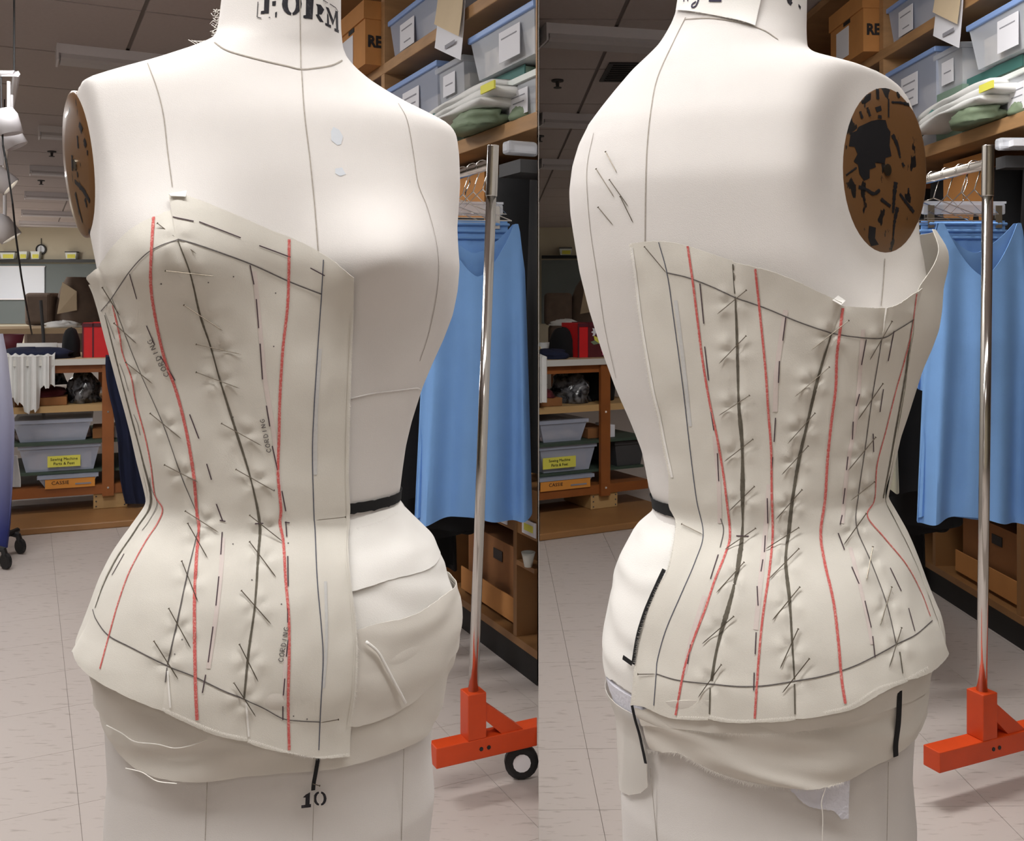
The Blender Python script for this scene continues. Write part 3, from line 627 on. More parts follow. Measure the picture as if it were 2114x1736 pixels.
# ------------------------------------------------------------------ shelving along the side of each bay
def wframe(q): return q['e'], q['n']
def w_s(q, px, t=0.0):
    k = (px - CX0) / F; b = q['O'] + q['n'] * t; e = q['e']; return -(b.x - k * b.y) / (e.x - k * e.y)
def w_pt(q, s, t): return q['O'] + q['e'] * s + q['n'] * t
def w_z(q, s, t, py): return CAMZ - (py - HY) / F * w_pt(q, s, t).y
def wrect(q, s0, s1, t0, t1): return q['cl']([tuple(w_pt(q, a, b)) for a, b in ((s0, t0), (s0, t1), (s1, t1), (s1, t0))])
for q in ROOMS:
    A = q['k'] == 'A'; dx, dy, who = q['dxs'], q['dys'], q['who']; e, n = q['e'], q['n']; g = 'behind the ' + who
    zl, zh = q['hs']; far = 3.2; kz = 1.0 if A else 1.14; s_near = 0.0 if A else -.5
    sdiv = w_s(q, 790 + dx); D = .42
    ang = math.atan2(-e.x, e.y)
    t = empty('shelf_unit', (*w_pt(q, 1.2, .2), 0), ang, 'tall pine shelving unit filled with bins ' + g, 'shelf')
    for z, th in ((zl, .05), (zh, .045)):
        bevel(child(MB().prism(wrect(q, s_near, far, 0, D), z - th, z).build('shelf', wood), t), .003)
    child(MB().prism(wrect(q, s_near, far, 0, D), CEIL - .05, CEIL - .01).build('shelf', wood), t)
    for s in ((sdiv,) if A else (sdiv, -.12)) + (far,):
        for za, zb_ in ((zl, zh - .045), (zh, CEIL - .05), (.62, zl - .05)):
            if za < 1 and s < far: continue
            child(MB().prism(wrect(q, s - .022, s + .022, .001, D - .004), za, zb_).build('upright', wood), t)
    if A:
        sd = w_s(q, 1106); child(MB().prism(wrect(q, .0, sd, .0, .05), zl, zh - .045).build('upright', wood), t)
    child(MB().prism(wrect(q, s_near + .05, far, D, D + .012), .62, CEIL - .05).build('back_panel', woodred), t)
    # -------- things on the shelves, each placed by its front edge
    def placed(name, px0, px1, y_top, z0, T, dp, label, cat):
        s1, s0 = w_s(q, px0 + dx, T), w_s(q, px1 + dx, T)
        s0 = max(s0, 0.004) if A else s0
        z1 = w_z(q, s0, T, y_top + dy)
        return empty(name, (*w_pt(q, (s0 + s1) / 2, T + dp / 2), z0), ang, label + ' ' + g, cat), s0, s1, z1
    def wfr(b, s0, s1, T, dp, z0, z1, m, lidm, tap=.025, lh=.022, cont=contents):
        child(MB().prism(wrect(q, s0, s1, T, T + dp), z0, z1, wrect(q, s0 + tap, s1 - tap, T + tap * .6, T + dp - tap)).build('tub', m), b)
        child(MB().prism(wrect(q, s0 + tap + .012, s1 - tap - .012, T + .035, T + dp - .05), z0 + .008, z0 + (z1 - z0) * .72).build('contents', cont), b)
        bevel(child(MB().prism(wrect(q, s0 - .01, s1 + .01, T - .01, T + dp + .008), z1, z1 + lh).build('lid', lidm), b), .004)
    def wlabel(b, s0, s1, T, z0, z1, lines=('',), m=paper, sz=.02):
        child(MB().prism(wrect(q, s0, s1, T - .002, T + .0), z0, z1).build('paper_label', m), b)
        c = w_pt(q, (s0 + s1) / 2, T - .003)
        for i, tx in enumerate(lines):
            zc_ = z1 - (z1 - z0) * (i + 1) / (len(lines) + 1)
            if tx: child(MB().prism(wrect(q, s0 + (s1 - s0) * (.14 + .05 * i), s1 - (s1 - s0) * (.12 + .09 * ((i * 7) % 3)), T - .003, T - .002), zc_ - sz * .12, zc_ + sz * .12).build('print_line', printgrey), b)
    # lower shelf, left to right
    b, s0, s1, z1 = placed('storage_bin', 801, 903, 113, zl + .001, .02, .3, 'clear bin with a blue lid at the lower shelf upright', 'bin')
    h = .325 * kz; wfr(b, s0, s1, .02, .3, zl + .001, zl + h, smokeplastic, bluelid)
    wlabel(b, s0 + (s1 - s0) * .33, s0 + (s1 - s0) * .66, .018, zl + .17 * kz, zl + .29 * kz, ('-', '-', '-'), sz=.026)
    # stack of board, label bin and large blue-lid bin
    b, s0, s1, z1 = placed('display_board', 930, 1108, 150, zl, .1, .2, 'long sage green board lying across the lower bins', 'board')
    child(MB().prism(wrect(q, s0, s1, .06, .2), zl + .16 * kz, zl + .185 * kz).build('panel', sage), b)
    child(MB().prism(wrect(q, s0, s1, .055, .06), zl + .155 * kz, zl + .19 * kz).build('edge_band', teal), b)
    b, s0, s1, z1 = placed('storage_bin', 914, 968, 130, zl + .001, .05, .25, 'clear bin with a curled paper label on a sage riser', 'bin')
    wfr(b, s0, s1, .03, .25, zl + .175 * kz, zl + .295 * kz, clearplastic, clearplastic, .015)
    wlabel(b, s0 + (s1 - s0) * .3, s0 + (s1 - s0) * .75, .028, zl + .195 * kz, zl + .275 * kz, ('', '-', ''), sz=.02)
    sup = child(MB().prism(wrect(q, s0, s1, .03, .25), zl + .001, zl + .173 * kz).build('riser', sage), b)
    b, s0, s1, z1 = placed('storage_bin', 978, 1109, 20, zl + .212, .02, .3, 'large clear blue-lidded bin on top of the green board', 'bin')
    wfr(b, s0, s1, .01, .3, zl + .193 * kz, zl + .325 * kz, clearplastic, bluelid, .03, .022)
    sa, sb = w_s(q, 1075 + dx, .01), w_s(q, 1032 + dx, .01)
    wlabel(b, sa, sb, .008, zl + .205 * kz, zl + .305 * kz, ('-', '', ''), sz=.018)
    b, s0, s1, z1 = placed('storage_bin', 1022, 1104, 145, zl + .001, .0, .2, 'pale bin with a white lid below the green board', 'bin')
    wfr(b, s0, s1, .012, .2, zl + .001, zl + .112 * kz, clearplastic, whitelid, .015, .02)
    sa, sb = w_s(q, 1084 + dx, .0), w_s(q, 1047 + dx, .0)
    wlabel(b, sa, sb, .010, zl + .012, zl + .092 * kz, ('-', '-', '-'), sz=.015)
    # folded white fabrics jutting over the shelf edge
    for k, (pa, pb, zz, th, m, nm, lb) in enumerate(((862, 1012, .128, .028, whitecloth, 'folded_fabric', 'topmost folded white fabric jutting over the lower shelf edge'),
                                                   (872, 1028, .095, .03, whitecloth, 'folded_fabric', 'folded white fabric with a yellow tag, second in the pile'),
                                                   (880, 1015, .066, .026, whitecloth, 'folded_fabric', 'folded white fabric at the bottom of the jutting pile'))):
        s1, s0 = w_s(q, pa + dx, -.06), w_s(q, pb + dx, -.06)
        r = empty(nm, (*w_pt(q, (s0 + s1) / 2, .05), zl + zz), ang, lb + ' ' + g, 'fabric'); P = []
        for sgn in (1, -1):
            pass
        mb = MB(); rows = []
        for i in range(16):
            f = i / 15; s = s0 + (s1 - s0) * f; zc = zl + zz - .035 * max(0, f - .6) ** 1.3 * 3; ring = []
            for kk in range(14):
                a = kk / 14 * 2 * math.pi; tt = .07 + .13 * math.copysign(abs(math.cos(a)) ** .4, math.cos(a)); zz2 = th * .5 * math.copysign(abs(math.sin(a)) ** .7, math.sin(a)) + .004 * math.sin(f * 9 + kk)
                p = w_pt(q, s, tt - .02 * k); v = [p.x, p.y, zc + zz2]
                if A: v[0] = min(v[0], PK * v[1] - .005)
                ring.append(v)
            rows.append(ring)
        mb.grid(rows, True); nn = 14; mb.f.append(tuple(range(nn))); mb.f.append(tuple(range(15 * nn, 16 * nn)))
        child(mb.build('cloth', m, None, True), r)
        if k == 1:
            sa, sb = w_s(q, 1028 + dx, -.08), w_s(q, 1000 + dx, -.08)
            child(MB().prism(wrect(q, max(sa, .005), sb, -.094, -.088), zl + zz - .014, zl + zz + .012).build('tag', yellowp), r)
    s1, s0 = w_s(q, 846 + dx, -.05), w_s(q, 898 + dx, -.05); a, b_ = w_pt(q, s0, -.03), w_pt(q, s1, -.01)
    r = empty('cloth_roll', (*a, zl + .06), ang, 'dark teal cloth roll lying in front of the blue-lid bin ' + g, 'fabric roll')
    child(MB().tube([(a.x, a.y, zl + .105), (b_.x, b_.y, zl + .06)], .026, 12).build('roll', teal, None, True), r)
    child(MB().tube([(a.x + e.x * -.002, a.y + e.y * -.002, zl + .1055), (a.x, a.y, zl + .105)], .017, 10).build('hollow_end', blackplastic), r)
    s1, s0 = w_s(q, 912 + dx, -.1), w_s(q, 990 + dx, -.1)
    lump(q, (s0 + s1) / 2, -.035, zl + .001, (s1 - s0) / 2, .07, .06, greenbag, 'green_bag', 3.3, 'soft green plastic bag sagging over the lower shelf edge ' + g, 'bag', amp=.4, frame=wframe, group=None)
    s1, s0 = w_s(q, 985 + dx, -.1), w_s(q, 1022 + dx, -.1)
    lump(q, (s0 + s1) / 2, .05, zl + .001, (s1 - s0) / 2, .06, .05, greenbag, 'small_bag', 7.7, 'small green bag beside the white-lid bin ' + g, 'bag', amp=.2, frame=wframe)
    # upper shelf
    b, s0, s1, z1 = placed('storage_bin', 806, 928, 0, zh + .001, .02, .3, 'dark clear blue-lidded bin on the upper shelf', 'bin')
    wfr(b, s0, s1, .02, .3, zh + .001, zh + .155, smokeplastic, bluelid)
    wlabel(b, s0 + (s1 - s0) * .55, s0 + (s1 - s0) * .8, .018, zh + .015, zh + .125, ('-', '', '-'), sz=.022)
    # hanging paper sheets clipped to the upper shelf edge
    r = empty('hanging_sheet', (*w_pt(q, w_s(q, 932 + dx, -.02), -.02), zh), ang, 'tan card over white paper hanging from the upper shelf edge ' + g, 'paper')
    for (pa, pb, ya, yb_, tt, m, nm) in ((908, 962, -60, 124, -.012, paper, 'white_sheet'), (907, 958, -60, 75, -.02, tanpaper, 'tan_card')):
        s1, s0 = w_s(q, pa + dx, tt), w_s(q, pb + dx, tt); P = []
        for i in range(10):
            f = i / 9; row = []
            for kk in range(6):
                s = s0 + (s1 - s0) * kk / 5; p = w_pt(q, s, tt - .02 * f * f)
                zt_ = min(CEIL - .06, CAMZ - (ya + dy - HY) / F * p.y); zb_ = CAMZ - (yb_ + dy - 5 * kk - HY) / F * p.y; row.append((p.x, p.y, zt_ + (zb_ - zt_) * f))
            P.append(row)
        o = MB().grid(P).build(nm, m, None, True); solid(o, .001); child(o, r)
    c = w_pt(q, w_s(q, 930 + dx, -.03), -.0345); zc_ = CAMZ - (92 + dy - HY) / F * c.y; sc2 = w_s(q, 930 + dx, -.03); child(MB().prism(wrect(q, sc2 - .05, sc2 + .04, -.036, -.035), zc_ - .008, zc_ + .006).build('print_line', printgrey), r)
    # cardboard archive box in the far compartment
    sa, sb = sdiv + .03, w_s(q, 706 + dx, -.02) if A else w_s(q, 1696, -.02)
    sb = min(sb, sa + .42)
    b = empty('archive_box', (*w_pt(q, (sa + sb) / 2, .1), zh), ang, 'brown cardboard archive box with black RE lettering and a lid ' + g, 'box')
    T0 = -.07
    child(MB().prism(wrect(q, sa, sb, T0, .33), zh + .001, zh + .235).build('carton', cardboard), b)
    child(MB().prism(wrect(q, sa - .006, sb + .006, T0 - .008, .336), zh + .19 if False else zh + .2, zh + .28).build('lid', cardboard), b)
    # the RE side faces the near end of the unit
    c = w_pt(q, sa - .0025, T0 + .043 if A else T0 + .046); text_on('RE', .07, darktext, b, (c.x, c.y, zh + .1), (n.x, n.y, 0), (0, 0, 1), sx=.85, bold=.0028)
    child(MB().prism(wrect(q, sa + (sb - sa) * .42, sa + (sb - sa) * .8, T0 - .003, T0 - .001), zh + .03, zh + .17).build('paper_label', paper), b)
    child(MB().prism(wrect(q, sa + (sb - sa) * .38, sa + (sb - sa) * .58, T0 - .0025, T0 - .0005), zh + .18, zh + .199).build('hand_hole', blackplastic), b)
    # blue-lid bin seen below the archive box
    s0_, s1_ = sdiv + .03, sdiv + .36
    b = empty('storage_bin', (*w_pt(q, sdiv + .2, .1), zl), ang, 'clear bin with a deep blue lid past the shelf upright ' + g, 'bin')
    wfr(b, s0_, s1_, -.01, .3, zl + .001, zl + .27, smokeplastic, mat('deep_blue_lid', srgb(70, 116, 200), .4))
    # -------- low cabinet below, with cubbies
    t = empty('low_cabinet', (*w_pt(q, .9, .2), 0), ang, 'low wooden cabinet with open cubbies under the shelving ' + g, 'cabinet')
    sm = s_near; zt = .60
    child(MB().prism(wrect(q, sm, 2.4, .0, .42), .09, .115).build('bottom_board', cabinetwood), t)
    child(MB().prism(wrect(q, sm, 2.4, .0, .42), zt - .02, zt).build('top_board', cabinetwood), t)
    child(MB().prism(wrect(q, sm, 2.4, .004, .02), zt - .155, zt - .02).build('face_rail', cabinetwood), t)
    child(MB().prism(wrect(q, sm, 2.4, .012, .4), 0.0, .09).build('kick_board', kick), t)
    child(MB().prism(wrect(q, sm + .02, 2.4, .40, .42), .115, zt - .02).build('back_board', kick), t)
    dv = [w_s(q, 1062 + (0 if A else 1040), 0)] + [w_s(q, 1062 + (0 if A else 1040), 0) + k * .62 for k in (1, 2, 3)]
    for s in dv: child(MB().prism(wrect(q, s - .012, s + .012, .002, .4), .115, zt - .02).build('divider', cabinetwood), t)
    for s in ((dv[0] + .1), dv[0] - .1):
        if s > sm + .0 and w_pt(q, s, 0).x < 99:
            pl = wrect(q, s - .045, s + .045, -.001, .003); zz = zt - .145
            if len(pl) >= 3:
                child(MB().prism(pl, zz, zz + .045).build('label_holder', paper), t); child(MB().prism(wrect(q, s - .03, s + .03, -.002, -.001), zz + .012, zz + .033).build('yellow_label', yellowp), t)
    s0_, s1_ = dv[0] + .03, dv[0] + .5
    b = empty('file_box', (*w_pt(q, (s0_ + s1_) / 2, .15), .116), ang, 'brown cardboard box with an orange front flap in the cabinet cubby ' + g, 'box')
    child(MB().prism(wrect(q, s0_, s1_, .06, .3), .116, .36).build('carton', cardboard2), b); child(MB().prism(wrect(q, s0_, s1_, .03, .034), .13, .21).build('front_flap', cardboard), b)
    child(MB().prism(wrect(q, s0_ + .18, s0_ + .25, .057, .059), .29, .325).build('hand_hole', blackplastic), b)
    if A:
        b = empty('white_dish', (*w_pt(q, .05, -.02), .3), ang, 'white rounded dish standing in the near cubby beside the partition', 'dish')
        c = w_pt(q, .075, -.03); child(MB().lathe([(0, 0), (.012, 0), (.018, .03), (.022, .045), (.019, .045), (0, .012)], (.05, c.y, .36), 18).build('bowl', whitelid, None, True), b)
        child(MB().prism(wrect(q, .03, .15, .0, .05), .345, .36).build('ledge', cabinetwood), b)
    else:
        s = dv[0] + .8
        lump(q, s, -.06, .0, .12, .06, .16, whitecloth, 'paper_heap', 1.1, 'heap of white papers and cloth leaning on the cabinet foot ' + g, 'papers', amp=.4, frame=wframe)
        c = w_pt(q, s - .08, -.06); tag(MB().tube([(c.x, c.y, .13), (c.x - .05, c.y + .12, .27)], .012, 8).build('cardboard_tube', tanpaper), 'short pale cardboard tube lying on the white paper heap ' + g, 'tube')

    # ------------------------------------------------------------------ chrome rolling rack with orange base
    pt, pb_ = (1018, 977) if A else (2040, 2027); d0 = 2.33
    ba, ra = (R(26.7), R(-25)) if A else (R(24), R(-4))
    base = Vector(((pb_ - CX0) / F * d0, d0)); top = Vector(((pt - CX0) / F * d0, d0))
    bd = Vector((math.cos(ba), math.sin(ba))); rd = Vector((math.sin(ra), math.cos(ra)))
    t = empty('garment_rack', (base.x, base.y, 0), 0, 'chrome garment rack on an orange wheeled base ' + g, 'clothes rack')
    zp = lambda y: CAMZ - (y - HY) / F * d0
    zb0, zc, ztop = zp(1425), zp(405), zp(300)
    def at(f): return base + (top - base) * ((f - zb0) / (ztop - zb0))
    def P3(f): p = at(f); return (p.x, p.y, f)
    child(MB().tube([P3(zb0 - .12), P3(zc)], .0125, 20).build('post', chrome, None, True), t)
    child(MB().tube([P3(zc), P3(zc + .002), P3(ztop - .002), P3(ztop)], .0142, 20).build('upper_tube', chrome, None, True), t)
    zr = zp(338); rp = at(zr)
    far_p = rp + rd * 1.35
    child(MB().tube([(rp.x, rp.y, zr), (far_p.x, far_p.y, zr)], .0125, 14).build('hang_rail', chrome, None, True), t)
    child(MB().tube([(far_p.x, far_p.y, .12), (far_p.x, far_p.y, zr + .05)], .0135, 14).build('post', chrome, None, True), t)
    def hollow(c, dirv, L, w, h, z0, name, m):
        nrm = Vector((-dirv.y, dirv.x)); pl = [tuple(c + dirv * a + nrm * b) for a, b in ((L[0], -w), (L[1], -w), (L[1], w), (L[0], w))]
        return child(bevel(MB().prism(pl if name == 'socket' else q['cl'](pl), z0, z0 + h).build(name, m), .002), t)
    zbar = .085; hb = .048
    for c, lim in ((base, (-.105 if A else -.165, .5 if not A else .3)), (far_p, (-.3, .3))):
        hollow(c, bd, lim, .024, hb, zbar, 'base_bar', orange)
        hollow(c, bd, (-.024, .024), .024, zb0 - zbar - hb, zbar + hb, 'socket', orange)
        # diagonal brace
        h0 = zb0 - .026; L_ = .112; mb = MB(); nrm = Vector((-bd.y, bd.x))
        vs = []
        for w_ in (-.02, .02):
            for a, z in ((.022, h0), (.022, h0 - .042), (L_ - .042, zbar + hb - .004), (L_ + .018, zbar + hb - .004)):
                p = c + bd * a + nrm * w_
                if A: p.x = min(p.x, PK * p.y - .004)
                vs.append((p.x, p.y, z))
        mb.add(vs, [(0, 1, 2, 3), (7, 6, 5, 4), (0, 4, 5, 1), (1, 5, 6, 2), (2, 6, 7, 3), (3, 7, 4, 0)]); child(mb.build('brace', orange), t)
        for a in ((-.07, .13) if A else (-.07, .36)):
            p = c + bd * a
            if A and a > 0: p.x = min(p.x, PK * p.y - .025)
            if c is base and a < 0: continue
            wheel((p.x, p.y, .044), t, .042, blackplastic, ba + R(70))
            o = MB().lathe([(0, -.013), (.022, -.013), (.022, .013), (0, .013)], (0, 0, 0), 14, 'x').build('hub', whitemetal); o.location = (p.x, p.y, .044); o.rotation_euler.z = ba + R(70); child(o, t)
        for a in (.01, .03):
            p = c + bd * a - Vector((-bd.y, bd.x)) * .0245; o = MB().lathe([(0, -.001), (.005, -.001), (.005, .001), (0, .001)], (0, 0, 0), 8, 'y').build('bolt', blackplastic); o.location = (p.x, p.y, zbar + .024); o.rotation_euler.z = ba; child(o, t)
    # lower long bar of the rack lying near the floor
    # -------- garments on the rail
    def on_rail(s): return rp + rd * s
    gd = Vector((math.cos(ra * .5), -math.sin(ra * .5)))      # garments hang across the rail, facing the aisle end
    ga = math.atan2(gd.y, gd.x)
    def wire_hanger(s, label, wdt=.19, m=chrome, drop=.085):
        p = on_rail(s); h = empty('wire_hanger', (p.x, p.y, zr), ga, label, 'hanger', 'wire hangers on the rail ' + g)
        hook = [(0.0, 0, .0125 + .004)] ; pts = []
        for k in range(9):
            a = R(200 - k * 27); pts.append((.017 * math.cos(a), 0, .0 + .0165 * math.sin(a) + .0))
        pts += [(.006, 0, -.035), (0, 0, -.055)]
        MB().tube(pts, .0016, 6).build('hook', m, h, True)
        MB().tube([(0, 0, -.055), (-wdt, 0, -.055 - drop), (wdt, 0, -.055 - drop), (0, 0, -.055)], .0018, 6).build('frame', m, h)
        return h
    def garment(s, zt_, zb_, w0, w1, m, name, label, dep=.03, folds=7, amp=.010, scoop=0.0, shift=0.0, seed=0.0, grp=None, armc=.0):
        p = on_rail(s); P = []; nt = 96; nz = 40
        for i in range(nz):
            f = i / (nz - 1); row = []
            for k in range(nt):
                a = 2 * math.pi * k / nt; ca, sa_ = math.cos(a), math.sin(a)
                topz = zt_
                if scoop:
                    u = abs(ca); strap = (0.80, 0.92)
                    if u < strap[0]: topz = zt_ - (scoop if sa_ < 0 else scoop * .55) * (1 - (u / strap[0]) ** 1.5)
                    elif u > strap[1]: topz = zt_ - armc * ((u - strap[1]) / (1 - strap[1])) ** .6
                z = topz + (zb_ - topz) * f; fz = (zt_ - z) / (zt_ - zb_)
                w = w0 + (w1 - w0) * fz ** .8
                fo = amp * fz * math.sin(folds * a + seed) + amp * .6 * fz * math.sin(folds * 1.7 * a + seed * 2 + fz * 2)
                x = w * ca + shift * fz + fo * .3; y = dep * (.35 + .65 * min(1, fz * 2.5)) * sa_ + fo
                zz = z + (.012 * math.sin(3 * a + seed) * fz if fz > .9 else 0)
                v = Vector((p.x, p.y)) + gd * x + Vector((-gd.y, gd.x)) * y
                if A: v.x = min(v.x, PK * v.y - .004 - .002 * (k % 3))
                row.append((v.x, v.y, zz))
            P.append(row)
        o = MB().grid(P, True).build(name, m, None, True); solid(o, .0015)
        return tag(o, label, 'garment', grp)
    sb0 = .30; pz = on_rail(sb0).y; Z = lambda y: CAMZ - (y - HY) / F * pz
    off = ((975 if A else 2010) - CX0) / F * pz - on_rail(sb0).x
    rp_save = rp
    rp = rp + Vector((off, 0)) * 0 + gd * (off / gd.x)
    garment(sb0 - .03, Z(462), Z(1066), .125, .160, bluecloth, 'blue_tank_dress', 'sky blue sleeveless dress hanging on the rack ' + g, .042, 6, .019, Z(462) - Z(572), -.008, .8, None, Z(462) - Z(560))
    # gathered blue shorts on a clip hanger just behind the dress
    o = garment(sb0 + .05, Z(452), Z(800), .118, .13, bluecloth, 'blue_shorts', 'sky blue shorts with gathered elastic waist behind the blue dress ' + g, .022, 17, .006, 0, 0, .2)
    p = on_rail(sb0 + .05)
    wbz = MB()
    for k, zz in enumerate((Z(459), Z(474), Z(489))):
        pts = []
        for kk in range(64):
            a = kk / 63 * 2 * math.pi; v = Vector((p.x, p.y)) + gd * (.121 * math.cos(a)) + Vector((-gd.y, gd.x)) * (.015 * math.sin(a) + .0015 * math.sin(kk * 2.6))
            if A: v.x = min(v.x, PK * v.y - .003)
            pts.append((v.x, v.y, zz))
        wbz.tube(pts, .0045, 6)
    wo = wbz.build('elastic_waistband', bluecloth, None, True); wo.parent = o
    # clear plastic clip hanger
    h = empty('clip_hanger', (*on_rail(sb0 + .05), Z(430)), ga, 'clear plastic clip hanger holding the blue shorts ' + g, 'hanger')
    y0 = Z(412) - Z(430); 
    hb_ = MB().box(-.118, .105 if A else .118, -.006, .006, -.012, .018).build('bar', clearplastic, h); bevel(hb_, .005)
    MB().box(-.118, .105 if A else .118, -.008, .008, .018, .024).build('rib', clearplastic, h)
    for sx in (-.095, .085 if A else .095):
        MB().box(sx - .009, sx + .009, -.012, -.006, -.05, .012).build('clip', chrome, h); MB().box(sx - .009, sx + .009, .006, .012, -.05, .012).build('clip', chrome, h)
    MB().tube([(0, 0, .018), (0, 0, .05), (.012, 0, .075), (.012, 0, .1), (0, 0, .11), (-.012, 0, .1)], .0022, 8).build('hook', chrome, h, True)
    # dark cord tie across the dress top
    rp = rp_save
    a_ = on_rail(sb0 - .1) + gd * (off / gd.x)
    for k, s in enumerate((.06, .12, .19, .26, .34, .41)):
        wire_hanger(s, 'thin wire hanger on the chrome rail ' + g, .06 + .1 * (k > 2), chrome, .06)
    rp = rp + gd * (off / gd.x) * .75
    for k, (s, w0, w1, zb_, sh) in enumerate(((.5, .13, .15, .62, .0), (.62, .15, .18, .5, .0), (.75, .16, .19, .45, .02), (.9, .17, .2, .3, .0), (1.05, .18, .2, .35, .0))):
        garment(s, zr - .09, zb_, w0, w1, blackcloth, 'black_garment', 'black garment hanging on the rack beyond the blue dress ' + g, .035, 5, .012, 0, sh, k * 1.3, 'black garments on the rack ' + g)
    rp = rp_save
    if not A:
        rp = rp + Vector((1.035 - on_rail(.42).x, 0))
        garment(.42, zr - .09, .645, .03, .062, mat('pale_olive_cloth', srgb(190, 186, 164), .9), 'pale_garment', 'pale olive garment hanging among the black clothes ' + g, .03, 5, .008)
        rp = rp_save
    # grey cloth bundle on top of the rail and a cardboard panel behind the hangers
    s = .02; c = on_rail(s)
    pz = w_s(q, 1075 + dx, -.12)
    s1, s0 = w_s(q, 1035 + dx, -.1), w_s(q, 1106 + dx, -.1)
    r = empty('clear_box_lid', (*w_pt(q, (s0 + s1) / 2, -.03), zl - .15), ang, 'flat clear plastic case hanging under the lower shelf ' + g, 'case')
    child(bevel(MB().prism(wrect(q, max(s0, .005), s1, -.1, .06), zl - .135, zl - .095).build('case', clearplastic), .01), r)
    child(MB().prism(wrect(q, max(s0, .005) + .02, s1 - .03, -.07, .04), zl - .128, zl - .108).build('papers', paper), r)
    child(MB().prism(wrect(q, max(s0, .005), s1 + .1, -.06, .09), zl - .19, zl - .15).build('folded_cloth', greyrubber), r)
    s1 = w_s(q, 1000 + dx, .1)
    r = MB().prism(wrect(q, s1, s1 + .32, .1, .108), zl - .42, zl - .07).build('cardboard_sheet', cardboard); tag(r, 'brown cardboard sheet leaning under the lower shelf ' + g, 'cardboard')
    # black coats on a closet rod below the shelf
    for k in range(5):
        s = .16 + k * .33 if A else -.2 + k * .36
        pa = w_pt(q, s, .12 if A and k == 0 else .2); P = []
        wdt = (.07 if (A and k == 0) else .17)
        for i in range(14):
            f = i / 13; row = []
            for kk in range(28):
                a = kk / 28 * 2 * math.pi; z = zl - .13 - f * (zl - .13 - .63)
                x = .15 * math.cos(a) * (.7 + .3 * f); y = wdt * .8 * math.sin(a) * (.7 + .3 * f) + .008 * math.sin(9 * a + k) * f
                v = pa + e * x + n * y
                if A: v.x = min(v.x, PK * v.y - .004)
                row.append((v.x, v.y, z))
            P.append(row)
        mb = MB(); mb.grid(P, True); mb.f.append(tuple(range(28)))
        tag(mb.build('black_coat', blackcloth, None, True), 'long black coat hanging under the shelving ' + g, 'garment', 'black coats under the shelving ' + g)
